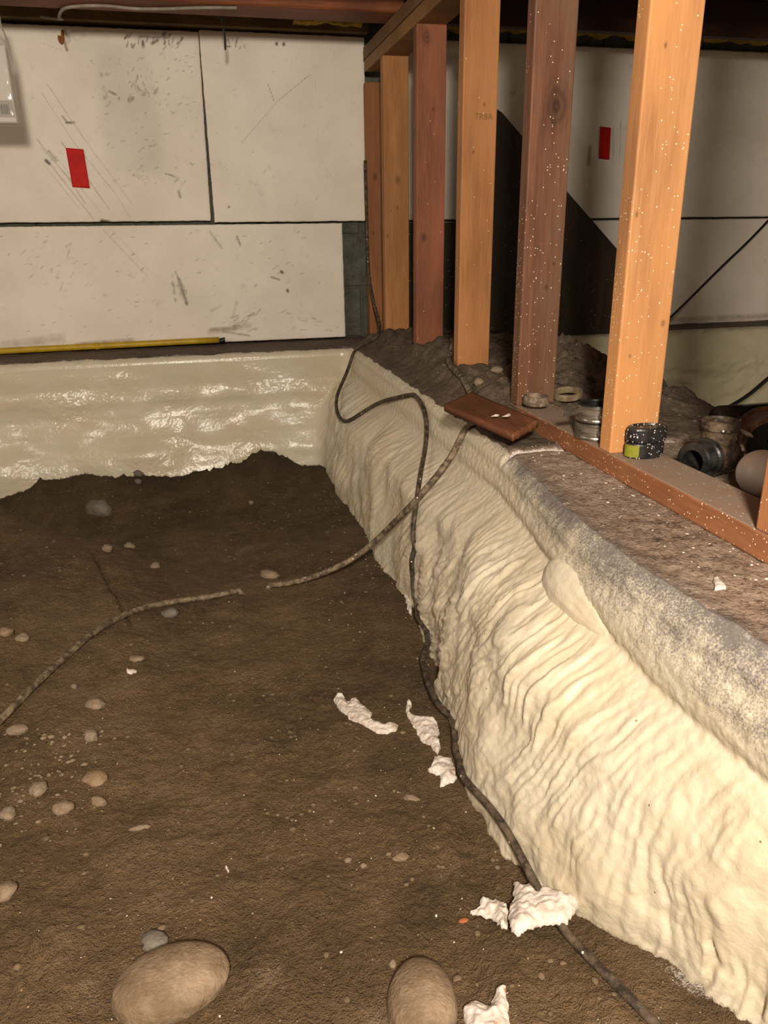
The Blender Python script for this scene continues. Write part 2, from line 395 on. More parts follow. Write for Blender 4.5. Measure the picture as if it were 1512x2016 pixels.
def tps_fit(P):
    n = len(P); d = np.linalg.norm(P[:, None, :2]-P[None, :, :2], axis=-1); K = np.where(d > 0, d*d*np.log(d+1e-12), 0)+np.eye(n)*.0006
    A = np.zeros((n+3, n+3)); A[:n, :n] = K; A[:n, n] = 1; A[:n, n+1:] = P[:, :2]; A[n, :n] = 1; A[n+1:, :n] = P[:, :2].T
    return np.linalg.solve(A, np.concatenate([P[:, 2], [0, 0, 0]]))
TW = tps_fit(CP)
def floor_base(X, Y):
    z = TW[-3]+TW[-2]*X+TW[-1]*Y
    for (a, b, _), wt in zip(CP, TW):
        r2 = (X-a)**2+(Y-b)**2; z = z+wt*.5*r2*np.log(r2+1e-12)
    return z
def floor_h(X, Y):
    z = floor_base(X, Y)
    z = z+.012*fbm(X*3.2, Y*3.2, 51, 3)+.008*fbm(X*11, Y*11, 55, 3)
    cl = np.clip(fbm(X*5, Y*5, 61, 2)*1.4+.25, 0, 1)
    z = z+.010*cl*np.abs(fbm(X*30, Y*30, 63, 3))+.0045*fbm(X*60, Y*60, 67, 3)*(.35+cl)
    lip = np.exp(-((Y-2.80)/.06)**2)
    z = z+lip*(.018*fbm(X*14, X*0+1, 71, 5, .6)+.016*np.abs(fbm(X*45, Y*45, 73, 3)))
    # mound on the left: gentle near side, steep far side
    yc = interp(X, [-2.6, -.80, -.64, -.45, -.25, -.1], [2.5, 2.50, 2.40, 2.16, 2.08, 2.05]); dy = Y-yc-.02*fbm(X*6, Y*0, 79, 2)
    z = z+interp(X, [-2.6, -.64, -.45, -.28, -.15], [.095, .090, .070, .028, 0])*np.where(dy > 0, np.exp(-(np.maximum(dy, 0)/.055)**2), np.exp(-(np.minimum(dy, 0)/.34)**2))
    z = z-.085*sst(-.22, -.40, X)*np.exp(-((dy-.17)/.10)**2)
    z = z+.010*np.abs(fbm(X*16, Y*16, 93, 3))*sst(-.15, .35, fbm(X*2.2, Y*2.2, 95, 2))
    z = z+.050*np.exp(-((Y-2.82)/.075)**2)*sst(-.50, -.60, X)
    # crevice at the foot of the mound
    t = np.clip((X+.33)/.12, 0, 1); yc = 2.02-.36*t+.01*pn(X*30, Y*0, 77)
    z = z-.018*np.exp(-((Y-yc)/.010)**2)*sst(-.35, -.31, X)*(1-sst(-.23, -.19, X))
    return z
def make_floor():
    xs = np.concatenate([np.arange(-2.6, -1.0, .03), np.arange(-1.0, .62, .005)])
    ys = np.concatenate([np.arange(-1.6, .35, .03), np.arange(.35, 1.5, .0042), np.arange(1.5, 2.98, .006)])
    X, Y = np.meshgrid(xs, ys, indexing='ij'); Z = floor_h(X, Y)
    base_x = interp(Y, [2.66, 2.2, 1.9, 1.6, 1.35, 1.1, .9, .7, .56, .46], [.42, .44, .434, .446, .441, .397, .38, .386, .452, .52])
    d = base_x-X
    spray = (.35+.35*sst(1.5, 1.9, Y)+.3*(1-sst(.50, .62, Y)))*np.exp(-np.clip(d, 0, 1)/.035)*(.75+.8*fbm(X*9, Y*9, 83, 3))
    db = 2.78-Y; spray = np.maximum(spray, .3*np.exp(-np.clip(db, 0, 1)/.02))
    wet_shade = .30*sst(1.35, 2.4, Y)+.40*np.exp(-np.clip(d, 0, 1)/.11)+.30*fbm(X*4, Y*4, 87, 3)  # depth term paints the light's falloff towards the back; the rest is damp soil
    wet_shade = np.clip(wet_shade+.4*np.exp(-((Y-2.75)/.12)**2), 0, 1)
    return grid_mesh('floor', np.stack([X, Y, Z], -1), dict(spray=spray, wet_shade=wet_shade))
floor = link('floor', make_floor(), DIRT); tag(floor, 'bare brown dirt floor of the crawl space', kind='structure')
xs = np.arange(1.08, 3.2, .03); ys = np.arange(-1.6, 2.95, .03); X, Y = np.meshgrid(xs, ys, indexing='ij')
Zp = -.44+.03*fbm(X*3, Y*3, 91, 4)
f2 = link('floor', grid_mesh('floor_far', np.stack([X, Y, Zp], -1), dict(spray=Zp*0, wet_shade=Zp*0+.6)), DIRT2); tag(f2, 'dirt floor beyond the studs', kind='structure')

# ------------------------------------------------------------------ sprayed foam
def foam_main():
    K = 14; q = np.linspace(0, 1, K)                          # rows lapping onto the ledge
    zz = np.linspace(-.026, -.50, 168)
    nb, na = 470, 60
    yr = np.concatenate([np.linspace(0, .42, 260, endpoint=False), np.linspace(.42, .80, 400, endpoint=False), np.linspace(.80, 1, 60)])
    nr = len(yr); rows = K+len(zz); n = nb+na+nr
    ZG = lambda Y: interp(Y, [0, .7, .9, 1.3, 1.6, 2.2, 2.8], [-.125, -.118, -.085, -.075, -.09, -.10, -.09])
    def off_back(X, z):
        o = interp(z, [.1, -.03, -.06, -.10, -.15, -.21, -.27, -.34, -.42, -.52], [0, .004, .020, .042, .054, .058, .072, .100, .125, .135])
        band = .010*np.exp(-((z+.13-.03*fbm(X*1.6, X*0, 101, 2))/.035)**2)
        hump = .030*np.exp(-((z+.33)/.07)**2)*(.5+1.2*fbm(X*2.4, z*0+3, 103, 2))
        return o+(band+hump+.022*fbm(X*3, z*5, 105, 3))*sst(-.02, -.09, z)
    def off_right(Y, z):
        full = interp(Y, [-1, .40, .48, .56, .68, .9, 1.1, 1.22, 1.30, 1.6, 1.9, 2.2, 2.7], [.0, .0, .012, .045, .098, .118, .126, .128, .108, .118, .128, .125, .14])
        d = ZG(Y)-z
        bulge = sst(-.012, .10, d)
        low = .020*fbm(Y*4, z*4, 111, 3)+.012*fbm(Y*9, z*6, 113, 2)
        groove = -.007*np.exp(-(d/.012)**2)*(1-sst(1.2, 1.6, Y))
        return .005+.010*sst(.03, .07, -z)+full*(.62*bulge+.38*sst(.02, .30, d))+low*bulge+groove
    P = np.zeros((n, rows, 3)); N = np.zeros_like(P); S = np.zeros((n, rows)); side = np.zeros_like(S); lap = np.zeros_like(S)
    for k in range(rows):
        li = k < K
        zc = -.03 if li else zz[k-K]
        om = .11*float(sst(.03, .3, np.array(-zc))); R = .045+1.35*om
        xs = np.concatenate([np.linspace(-1.6, -.85, 40, endpoint=False), np.linspace(-.85, .565-R, nb-40)])
        Ys = (YB-R)+(-.35-(YB-R))*yr
        if li:
            Eb = (.012+.012*fbm(xs*14, xs*0, 121, 4))*(1-q[k]); Er = (interp(Ys, [0, 1.1, 1.3, 1.5, 3], [.028, .022, .018, .013, .012])+.005*fbm(Ys*14, Ys*0, 125, 4))*(1-q[k])
            tk = .004*sst(0, .35, np.array(q[k]))-.002*(q[k] == 0)
            zb = -.012*(1-sst(0, .03, Eb))+.004*fbm(xs*9, (YB+Eb)*9, 3)+tk
            zrr = ledge_h(XE(Ys)+Er, Ys)-.020*(1-sst(0, .03, Er))**2+tk
            yb_ = YB+Eb; xr_ = XE(Ys)+Er
        else:
            zb = np.full(nb, zc); zrr = np.full(nr, zc); yb_ = YB-off_back(xs, zb); xr_ = XE(Ys)-off_right(Ys, zrr)
        P[:nb, k] = np.stack([xs, yb_, zb], -1); N[:nb, k] = (0, -1, 0); S[:nb, k] = xs
        P[nb+na:, k] = np.stack([xr_, Ys, zrr], -1); N[nb+na:, k] = (-1, 0, 0); S[nb+na:, k] = Ys; side[nb+na:, k] = 1
        th = np.linspace(0, PI/2, na+2)[1:-1]; tt = th/(PI/2); tb_ = tt*tt*(3-2*tt)
        o = (YB-P[nb-1, k, 1])*(1-tb_)+(.565-P[nb+na, k, 0])*tb_
        P[nb:nb+na, k] = np.stack([.565-R+(R-o)*np.sin(th), YB-R+(R-o)*np.cos(th), zb[-1]*(1-tb_)+zrr[0]*tb_], -1)
        N[nb:nb+na, k] = np.stack([-np.sin(th), -np.cos(th), th*0], -1); side[nb:nb+na, k] = tb_
        lap[:, k] = (1-q[k]) if li else 0
    du = np.gradient(P, axis=0); dv = np.gradient(P, axis=1); nn = np.cross(du, dv); nn /= np.linalg.norm(nn, axis=-1)[..., None]+1e-9
    nn *= np.sign((nn*(N+np.array([0, 0, .3]))).sum(-1))[..., None]
    nn[:, :K] = (0, 0, 1)
    X_, Y_, Z_ = P[..., 0].copy(), P[..., 1].copy(), P[..., 2].copy()
    # back face: smooth swells and blisters
    u = X_+.4*(2.9-Y_); dep = sst(-.03, -.09, Z_)
    wx = u+.02*fbm(u*5, Z_*7, 137, 2); wz = Z_+.02*fbm(u*7, Z_*5, 138, 2)
    blb = .0042*np.abs(fbm(wx*20, wz*30, 131, 2))+.0030*np.abs(pn(wx*85, wz*110, 135))+.0018*pn(wx*55, wz*45, 139)+.0030*pn(wx*125, wz*140, 140)
    sw = .009*fbm(u*4, Z_*9+.8*fbm(u*3, Z_*3, 141), 143, 1)
    db = (blb*.42*(.45+.9*sst(-.1, .25, fbm(u*3.5, Z_*6, 145, 2)))+sw)*(.25+.75*dep)
    # right face: hanging ripples
    k1 = interp(Y_, [.4, .8, 1.1, 1.5, 2.1, 2.8], [.10, .25, .55, .95, .85, .5])
    warp = .028*fbm(Y_*6, Z_*6, 151, 2)+.009*fbm(Y_*22, Z_*18, 153, 2)
    c = Y_+k1*Z_+warp; al = Z_-k1*.5*Y_
    r1 = np.abs(pn(c*40, al*4.5, 155)); r2 = np.abs(pn(c*72+5, al*8, 157)); r3 = np.abs(pn(c*130, al*16, 159))
    rip = r1+.7*r2+.35*r3
    lump = np.abs(fbm(Y_*17, Z_*13, 161, 3))
    nearw = 1-sst(.95, 1.35, Y_)
    below = sst(-.01, .05, ZG(Y_)-Z_)
    peb = np.abs(pn(Y_*120, Z_*150, 165))+.7*pn(Y_*70, (Z_+X_)*70, 167)
    strong = .55+.9*sst(-.2, .3, fbm(Y_*3, Z_*4, 168, 2))
    dr = below*(rip*(.0098+.0005*nearw)*strong+lump*(.0015+.002*nearw*sst(-.20, -.40, Z_))+.0025*np.abs(fbm(Y_*40, Z_*26, 169, 2))*nearw)+peb*.0028*(1-.6*below)*np.where(lap > .6, (1-lap)/.4, 1)
    P = P+nn*(db*(1-side)+dr*side)[..., None]
    near = 1-sst(1.15, 1.45, Y_)
    dn = np.clip((-Z_-.012)/interp(Y_, [.3, .9, 1.2, 1.45, 2.8], [.125, .085, .050, .015, .012]), 0, 1)
    thin_r = np.where(lap > 0, (.78+.22*lap)*near+(1-near)*(.15+.5*lap), (.78*near+.15*(1-near))*(1-dn)**.8)*(1+.25*fbm(Y_*16, (Z_+X_)*16, 171, 3))
    thin_b = np.where(lap > 0, .25+.5*lap, .25*np.clip(1-(-Z_-.02)/.02, 0, 1))
    thin = thin_b*(1-side)+thin_r*side
    fl = floor_h(P[..., 0], P[..., 1]); dirt = np.exp(-np.clip(P[..., 2]-fl, 0, 1)/.008)*.65
    rgh = .27+.17*side+.10*fbm(u*5, Z_*5, 175, 2)*(1-side)
    return grid_mesh('spray_foam', P, dict(thin=thin, dirt=dirt, rgh=rgh), flip=True)
foam = link('spray_foam', foam_main(), FOAM)
tag(foam, 'cream sprayed foam coating the low back and right footing faces above the dirt', 'foam insulation')

def foam_far():
    xs = np.linspace(1.10, 3.1, 240); zz = np.concatenate([[.002, .002], np.linspace(-.006, -.5, 70)])
    X, Z = np.meshgrid(xs, zz, indexing='ij')
    o = interp(Z, [0, -.05, -.12, -.2, -.3, -.5], [0, .03, .05, .055, .075, .10])+.02*fbm(X*4, Z*6, 181, 3)*sst(0, -.06, Z)+(.012*np.abs(fbm(X*14, Z*18, 183, 3))+.003*np.abs(fbm(X*50, Z*50, 184, 2)))*sst(-.08, -.16, Z)
    Y = YB-o; Y[:, 0] = YB+.03; Y[:, 1] = YB+.01
    thin = np.clip(1-(-Z)/.03, 0, 1)*.6
    return grid_mesh('spray_foam_far', np.stack([X, Y, Z], -1), dict(thin=thin, dirt=Z*0, rgh=Z*0+.4), flip=True)
ff = link('spray_foam', foam_far(), FOAM_FAR)
tag(ff, 'dim cream sprayed foam on the back footing beyond the studs', 'foam insulation')

# ------------------------------------------------------------------ rigid foam boards
def seg_paint(X, Z, segs):
    a = np.zeros(X.shape)
    for (x0, z0, x1, z1, wd, s) in segs:
        dx, dz = x1-x0, z1-z0; t = np.clip(((X-x0)*dx+(Z-z0)*dz)/(dx*dx+dz*dz+1e-9), 0, 1)
        d = np.hypot(X-x0-t*dx, Z-z0-t*dz); a = np.maximum(a, s*np.exp(-(d/wd)**2))
    return a
def board(name, x0, x1, z0, z1, label, segs=(), browns=(), group=None, yf=3.118, step=.004, jag=.0015, corner=None):
    xs = np.linspace(x0, x1, int((x1-x0)/step)+2); zs = np.linspace(z0, z1, int((z1-z0)/step)+2)
    X, Z = np.meshgrid(xs, zs, indexing='ij'); X0, Z0 = X.copy(), Z.copy()
    edge = np.minimum.reduce([X-x0, x1-X, Z-z0, z1-Z])
    if corner is not None: X, Z = corner(X, Z)
    X = X+jag*fbm(Z*30, X*0+x0, 201, 3)*np.where((X0-x0 < .001) | (x1-X0 < .001), 1, 0)
    Z = Z+jag*fbm(X*30, Z*0+z0, 205, 3)*np.where((Z0-z0 < .001) | (z1-Z0 < .001), 1, 0)
    Y = yf+.0025*np.exp(-edge/.004)-.0012*fbm(X*6, Z*6, 211, 3)
    sc = seg_paint(X, Z, segs)+.25*np.exp(-edge/.003)
    br = seg_paint(X, Z, browns)
    me = grid_mesh(name, np.stack([X, Y, Z], -1), dict(scuff=sc, brown=br))
    # close the slab behind the painted face
    bm = bmesh.new(); bm.from_mesh(me)
    be = [e for e in bm.edges if e.is_boundary]
    r = bmesh.ops.extrude_edge_only(bm, edges=be)
    for g in r['geom']:
        if isinstance(g, bmesh.types.BMVert): g.co.y = 3.165
    ee = [g for g in r['geom'] if isinstance(g, bmesh.types.BMEdge) and g.is_boundary]
    bmesh.ops.holes_fill(bm, edges=ee, sides=0)
    bmesh.ops.recalc_face_normals(bm, faces=bm.faces); bm.to_mesh(me); bm.free()
    o = link(name, me, BOARD); tag(o, label, 'insulation board', group); return o
def rs(n, x0, x1, z0, z1, L, ang, wd, s, seed):
    r = random.Random(seed); out = []
    for _ in range(n):
        x = r.uniform(x0, x1); z = r.uniform(z0, z1); l = L*r.uniform(.4, 1.2); a = ang+r.uniform(-.5, .5)
        out.append((x, z, x+l*math.cos(a), z+l*math.sin(a), wd*r.uniform(.6, 1.3), s*r.uniform(.5, 1)))
    return out
diag = [(-.42,.90,-.33,.74,.003,.5),(-.33,.74,-.19,.52,.003,.45),(-.40,.72,-.27,.50,.003,.6),(-.455,.66,-.33,.47,.003,.6),(-.39,.60,-.35,.52,.004,.5),(-.445,.69,-.425,.66,.006,.6),(-.47,.65,-.37,.50,.003,.45),(-.22,.88,-.20,.87,.004,.8),(-.06,.62,-.03,.61,.003,.8),(-.02,.56,-.015,.54,.006,.7),(-.04,.95,-.01,.55,.0015,.3),(-.44,.87,-.36,.72,.0022,.55),(-.36,.72,-.24,.55,.0022,.6),(-.24,.55,-.20,.47,.0022,.5),(-.48,.73,-.38,.58,.0025,.6),(-.47,.70,-.35,.56,.0025,.5),(-.43,.68,-.30,.49,.0022,.5),
        (-.38,.86,-.26,.60,.0018,.35),(-.375,.78,-.35,.78,.004,1.0),(-.385,.80,-.37,.78,.003,.9),(-.46,.66,-.45,.65,.006,1.1),(-.30,.46,-.28,.455,.008,.9)]
webs = [(-.42,1.02,-.36,1.0,.0016,.5),(-.36,1.0,-.30,1.05,.0016,.4),(-.10,1.05,.0,1.05,.005,.7),(-.06,1.03,-.04,1.04,.006,.9),(-.09,1.035,-.09,1.02,.006,1.),(.0,1.04,.03,1.0,.0016,.5),(.03,1.0,.09,.99,.0016,.5)]
board('foam_board', -1.12, .088, .458, 1.072, 'large white foam board with long diagonal scuffs, upper left of the back wall',
      diag+webs+rs(150, -.28, .07, .56, 1.0, .012, .5, .003, .6, 5)+rs(30, -.24, -.05, .84, .95, .015, 1.5, .004, .7, 15)+rs(30, -.15, .05, 1.01, 1.06, .014, 1.2, .0035, 1.0, 16)+rs(20, -.7, -.3, .5, 1.0, .02, .8, .002, .4, 6),
      [(-.345,1.03,-.34,1.0,.006,1.1),(-.30,.462,-.27,.458,.006,.8)], None,
      corner=lambda X, Z: (X-.012*sst(0, .1, X+.012)*(1-(Z-.458)/.614)*1.0+.012*sst(0,.1,X+.012), Z))
board('foam_board', .102, .690, .452, 1.077, 'white foam board with a Y-shaped crack beside the corner studs',
      [(.22,.72,.36,.86,.0016,.7),(.36,.86,.47,.94,.0016,.7),(.35,.86,.33,.92,.0018,.8),(.46,.935,.49,.95,.0016,.5),(.37,1.045,.37,1.043,.006,1.2),(.395,1.045,.395,1.043,.006,1.2),(.20,1.05,.205,1.03,.002,.8),(.205,1.03,.19,1.03,.003,.9),(.50,1.05,.51,.65,.0012,.35)]+rs(60, .12, .66, .5, 1.05, .012, .6, .0025, .5, 7)+rs(14, .19, .26, 1.02, 1.05, .012, 1.2, .0025, .9, 17),
      [(.157,.505,.159,.505,.005,1.3)])
board('foam_board', -1.12, .588, .009, .444, 'long low white foam board behind the yellow pole',
      [(-.30,.43,-.16,.26,.0025,.55),(-.27,.43,-.14,.27,.002,.5),(-.05,.44,.05,.30,.0018,.3),(-.05,.25,-.03,.16,.008,.8),(-.06,.28,-.05,.25,.004,.7),(.08,.42,.12,.36,.006,.5),(.18,.40,.19,.37,.005,.8),(.34,.27,.345,.265,.006,1.1),(.36,.20,.362,.195,.006,1.2),(.30,.25,.33,.24,.005,.8),(.05,.06,.15,.06,.010,.5),(.1,.05,.2,.03,.006,.6)]+rs(110, -.65, .55, .03, .42, .014, .3, .003, .65, 8)+rs(16, -.08, -.02, .14, .26, .015, 1.8, .004, .8, 18)+rs(14, .12, .24, .05, .12, .03, .4, .005, .7, 19)+rs(24, -.6, -.42, .2, .4, .03, .8, .004, .5, 20)+rs(20, .1, .55, .03, .12, .03, .2, .005, .5, 9),
      [(.05,.05,.2,.07,.02,.6),(.14,.10,.16,.16,.012,.5),(-.45,.02,-.25,.03,.015,.9),(-.1,.02,0,.02,.012,.6),(-.7,.03,-.5,.05,.03,.6),(.06,.13,.10,.15,.012,.5)])
board('foam_board', .80, 2.02, .453, 1.078, 'white foam board behind the studs with a slanting crack and red tape',
      [(1.52,1.07,1.40,.80,.0022,1.2),(1.72,.80,1.73,.66,.004,.5),(1.75,.82,1.76,.66,.004,.5)]+rs(12, 1.2, 2.0, .5, 1.0, .02, 1.2, .003, .5, 11), [(1.62,.72,1.62,.66,.012,.9),(1.98,.92,2.0,.85,.01,.7)], step=.006)
board('foam_board', 2.03, 3.1, .453, 1.085, 'far right white foam board beyond the nearest full stud',
      rs(10, 2.1, 3., .5, 1.0, .02, 1.2, .003, .5, 12), [], step=.008)
board('foam_board', .72, 3.1, -.002, .444, 'low white foam board behind the dark plywood and studs',
      rs(16, 1.2, 3., .05, .4, .02, 1.2, .004, .5, 13), [(1.9,.02,2.6,.02,.02,.7)], step=.008)

# ------------------------------------------------------------------ stud wall
XS, T, WD = .673, .038, .089
Y5, SP = 1.1428, .4064
Z0, Z1 = .0385, .9526
def stud(k, label, light, dark, knots, specks, stain=None, tilt=(0, 0), z0=Z0):
    m = wood('stud_wood', light, dark, knots, specks, stain=stain)
    bm = box_bm(0, WD, 0, T, 0, Z1-z0, .003, 2)
    o = link('wall_stud', bm_mesh(bm, 'wall_stud'), m); o.location = (XS, Y5+(5-k)*SP, z0); o.rotation_euler = (tilt[0], tilt[1], 0)
    tag(o, label, 'stud', 'studs of the low wood wall'); return o
S5 = stud(5, 'bright orange stud speckled white, with two black rolls at its foot', (184, 134, 90), (154, 104, 64), [(.076, .218, .006), (.009, .386, .005), (.03, .616, .004), (.021, .167, .003)], 0.9, (206, 146, 90))
S4 = stud(4, 'red-brown stud with one big oval knot high on its face', (122, 82, 60), (90, 55, 40), [(.056, .594, .036), (.054, .252, .006), (.068, .299, .004), (.032, .33, .004)], 0.9, (112, 88, 66))
S3 = stud(3, 'light brown stud with a faded ink stamp on its face', (166, 114, 68), (134, 86, 48), [(.03, .55, .004), (.055, .655, .004)], .15, (180, 124, 76))
S2 = stud(2, 'reddish stud with a knot at its very top and one low', (134, 82, 54), (98, 56, 36), [(.030, .880, .020), (.023, .352, .012), (.05, .70, .005)], .1, (152, 92, 64))
S1 = stud(1, 'orange stud with a mid-height knot, second stud from the back wall', (174, 122, 72), (142, 94, 52), [(.048, .538, .014), (.046, .45, .006), (.024, .44, .004), (.010, .357, .006)], 0)
S0 = stud(0, 'end stud against the back wall, partly hidden behind the next stud', (168, 112, 66), (128, 80, 44), [(.03, .6, .012), (.02, .4, .007)], 0, tilt=(0, 0))
S0.location = (XS, 3.035, .005)
S6 = stud(6, 'nearest stud, only its foot showing at the right edge of the photo', (206, 146, 96), (164, 106, 66), [(.03, .10, .02)], 1.0, (160, 104, 70))
bp = link('bottom_plate', bm_mesh(box_bm(0, WD, 0, 2.11, 0, T, .003, 2), 'bottom_plate'), wood('plate_wood', (166, 112, 76), (130, 82, 54), axis='Y', specks=.7, dust=.95)); bp.location = (XS, -.5, .0005)
tag(bp, 'dusty bottom plate under the nearer studs', 'lumber')
t1 = link('top_plate', bm_mesh(box_bm(0, WD, 0, 3.55, 0, T, .003, 2), 'top_plate'), wood('top_plate_wood', (150, 112, 66), (112, 80, 44), axis='Y')); t1.location = (XS, -.5, Z1)
tag(t1, 'lower top plate resting on the stud heads', 'lumber')
t2 = link('top_plate', bm_mesh(box_bm(0, WD, 0, 3.55, 0, T, .003, 2), 'top_plate'), wood('top_plate_wood', (134, 100, 66), (96, 68, 42), axis='Y')); t2.location = (XS-.003, -.5, Z1+T+.0015)
tag(t2, 'upper top plate lying on the lower one under the beam', 'lumber')

# ------------------------------------------------------------------ overhead timber
b1 = box('ceiling_beam', (-2.6, XS+.03, 2.60, 2.735, 1.032, 1.30), BEAM, bev=.004); tag(b1, 'red-brown beam over the left boards, ending on the top plate', 'beam')
b2 = box('ceiling_joist', (XS+.035, 3.2, 2.69, 2.73, 1.032, 1.145), wood('dark_joist', (74, 42, 26), (46, 24, 14), axis='X'), bev=.003); tag(b2, 'dark joist running right from the top plate above the studs', 'beam')
b3 = box('ceiling_joist', (XS+.035, 3.2, 2.66, 2.74, 1.147, 1.298), wood('grey_joist', (122, 104, 78), (84, 70, 50), axis='X'), bev=.003); tag(b3, 'paler weathered joist stacked above the dark joist', 'beam')
for k_, yj in enumerate((2.19, 1.78, 1.37, .96, .55, .14)):  # joists out of view, added to keep the beam's front face in shade
    bj = box('joist', (-2.6, 3.2, yj, yj+.04, 1.032, 1.298), BEAM, ce, bev=.003)
sl = box('sill_board', (-2.6, .70, 3.085, 3.172, 1.083, 1.185), OLIVE, bev=.003); tag(sl, 'olive brown sill board above the left foam boards', 'lumber')
def batt(name, x0, x1, z0, z1, y0, y1, label, seed):
    xs = np.linspace(x0, x1, int((x1-x0)/.012)); a = np.linspace(0, 2*PI, 28)
    X, A = np.meshgrid(xs, a, indexing='ij')
    ry, rz = (y1-y0)/2, (z1-z0)/2; k = 1+.25*fbm(X*14, A*1.2, seed, 4)
    sg = lambda v: np.sign(v)*np.abs(v)**.6
    P = np.stack([X, (y0+y1)/2+ry*sg(np.cos(A))*k, (z0+z1)/2+rz*sg(np.sin(A))*k], -1)
    o = link(name, grid_mesh(name, P), INSUL); tag(o, label, 'insulation'); return o
batt('insulation_batt', .80, 3.1, 1.104, 1.25, 3.00, 3.12, 'yellow fibre insulation stuffed above the boards behind the studs', 301)
batt('insulation_batt', .42, .66, 1.09, 1.20, 2.99, 3.06, 'small yellow tuft of insulation by the corner of the top plate', 305)

# dark plywood behind the studs
pw = link('plywood_panel', extrude_poly('plywood_panel', [(1.03,.004),(1.03,.825),(1.085,.845),(1.15,.81),(1.235,.731),(1.422,.549),(1.658,.334),(1.93,.075),(1.93,.004)], 2.90, 2.918, .001), DARKPLY)
tag(pw, 'dark plywood sheet with a slanted top edge standing behind the studs', 'plywood')
pw2 = box('dark_board', (.775, 1.02, 2.905, 2.925, .004, .440), DARKPLY, bev=.002); tag(pw2, 'low dark board left of the slanted plywood', 'plywood')

# ------------------------------------------------------------------ foam lump on the right foam
def ellipsoid_mesh(name, r, sub=4, amp=.08, freq=14, seed=0, mod=None):
    bm = bmesh.new(); bmesh.ops.create_icosphere(bm, subdivisions=sub, radius=1)
    co = np.array([v.co[:] for v in bm.verts])
    k = 1+amp*(fbm(co[:, 0]*freq*.1+co[:, 2]*3, co[:, 1]*freq*.1+seed*3.1, seed, 3)+fbm(co[:, 2]*freq*.1+seed, co[:, 0]*freq*.1, seed+7, 3))
    co = co*k[:, None]
    if mod: co = mod(co)
    for v, c in zip(bm.verts, co): v.co = Vector((c[0]*r[0], c[1]*r[1], c[2]*r[2]))
    me = bm_mesh(bm, name); me.polygons.foreach_set('use_smooth', [True]*len(me.polygons)); return me
lump = link('foam_lump', ellipsoid_mesh('foam_lump', (.026, .094, .042), 5, .05, 22, 401, lambda co: co*(1+.35*co[:, 1:2]*np.array([1, 0, 1]))*(1+.02*np.abs(np.sin(co[:, 1:2]*11)))), FOAM, foam)
lump.location = (.496, .890, -.093); lump.rotation_euler = (.10, .35, .02)
a_ = lump.data.attributes.new('rgh', 'FLOAT', 'POINT'); a_.data.foreach_set('value', [.42]*len(lump.data.vertices))
lump['label'] = 'smooth oval bulge standing out of the foam'

# ------------------------------------------------------------------ cords
def dusty(name, dark, light, rough=.7, spk=.5):
    s = NT(name, rough, .35); v = s.coord(); n = s.noise(v, 60, 5, .7)
    c = s.ramp(n, [(.42, lin(dark)), (.62, lin(light))])
    if spk: c = s.mix(s.specks(v, 130, .22, .12*spk), c, lin((225, 215, 200)))
    s.col(c); s.bump(n, .3, .001); return s.m
CORD_A = dusty('cord_dark', (44, 36, 28), (96, 82, 66)); CORD_B = dusty('cord_dusty', (72, 60, 46), (140, 122, 98)); CORD_C = dusty('cord_braid', (60, 52, 40), (140, 126, 102), spk=1)
BLACK = plain('black_rubber', (24, 22, 21), .45, 0, .3, 60, .4)
def bvh(o):
    bm = bmesh.new(); bm.from_mesh(o.data); t = BVHTree.FromBMesh(bm); bm.free(); return t
BV = [bvh(floor), bvh(foam), bvh(tr)]
CAMP = np.array([0, 0, ZC])
def surface_path(pts, lifts, r, up=.25):
    """points lying on a surface, raised by lifts and kept clear of floor, foam and ledge"""
    P = np.array(pts, float); L = np.array(lifts, float)
    d = CAMP-P; d /= np.linalg.norm(d, axis=1)[:, None]
    P = P+d*L[:, None]
    F = catmull(P, .008)
    for it in range(7):
        for i in range(len(F)):
            for t in BV:
                loc, nrm, _, dist = t.find_nearest(Vector(F[i]), .05)
                if loc is None: continue
                v = F[i]-np.array(loc); nn_ = np.array(nrm)
                if nn_[2] < -.2: nn_ = -nn_
                sd = v@nn_
                if sd < r and dist < .03: F[i] = F[i]+nn_*(r-sd)*.9
        for _ in range(10 if it < 6 else 2): F[1:-1] = .25*F[:-2]+.5*F[1:-1]+.25*F[2:]
    return F
A = [(0.6466, 2.7791, 0.043), (0.6017, 2.841, 0.0094), (0.5648, 2.8369, -0.0261), (0.5382, 2.8513, -0.0938), (0.4939, 2.7784, -0.1362), (0.4632, 2.6878, -0.164), (0.4489, 2.5829, -0.1871), (0.4511, 2.4816, -0.1951), (0.466, 2.4127, -0.1736), (0.5025, 2.3961, -0.1419), (0.5438, 2.3519, -0.107), (0.5538, 2.1605, -0.0539), (0.5681, 2.0171, -0.0197), (0.5648, 1.9159, -0.0233), (0.5566, 1.8458, -0.0484), (0.5453, 1.816, -0.1007), (0.49, 1.6813, -0.1379), (0.4634, 1.6146, -0.1716), (0.4523, 1.6059, -0.2242), (0.4311, 1.5609, -0.2809), (0.4262, 1.5611, -0.3447), (0.4316, 1.5722, -0.4167), (0.4126, 1.4521, -0.4448), (0.3922, 1.3146, -0.451), (0.373, 1.1651, -0.441), (0.364, 1.0616, -0.4388), (0.3583, 0.9782, -0.4273), (0.3518, 0.8797, -0.3967), (0.3606, 0.8197, -0.3945), (0.3615, 0.7661, -0.3918), (0.3676, 0.735, -0.4081), (0.3705, 0.7098, -0.4233), (0.3698, 0.6806, -0.4319), (0.3763, 0.6433, -0.4272), (0.3833, 0.6046, -0.4186), (0.3918, 0.5723, -0.4114), (0.3965, 0.5364, -0.4045), (0.4036, 0.5074, -0.4007), (0.4096, 0.4974, -0.4003), (.43, .42, -.395), (.47, .30, -.39)]
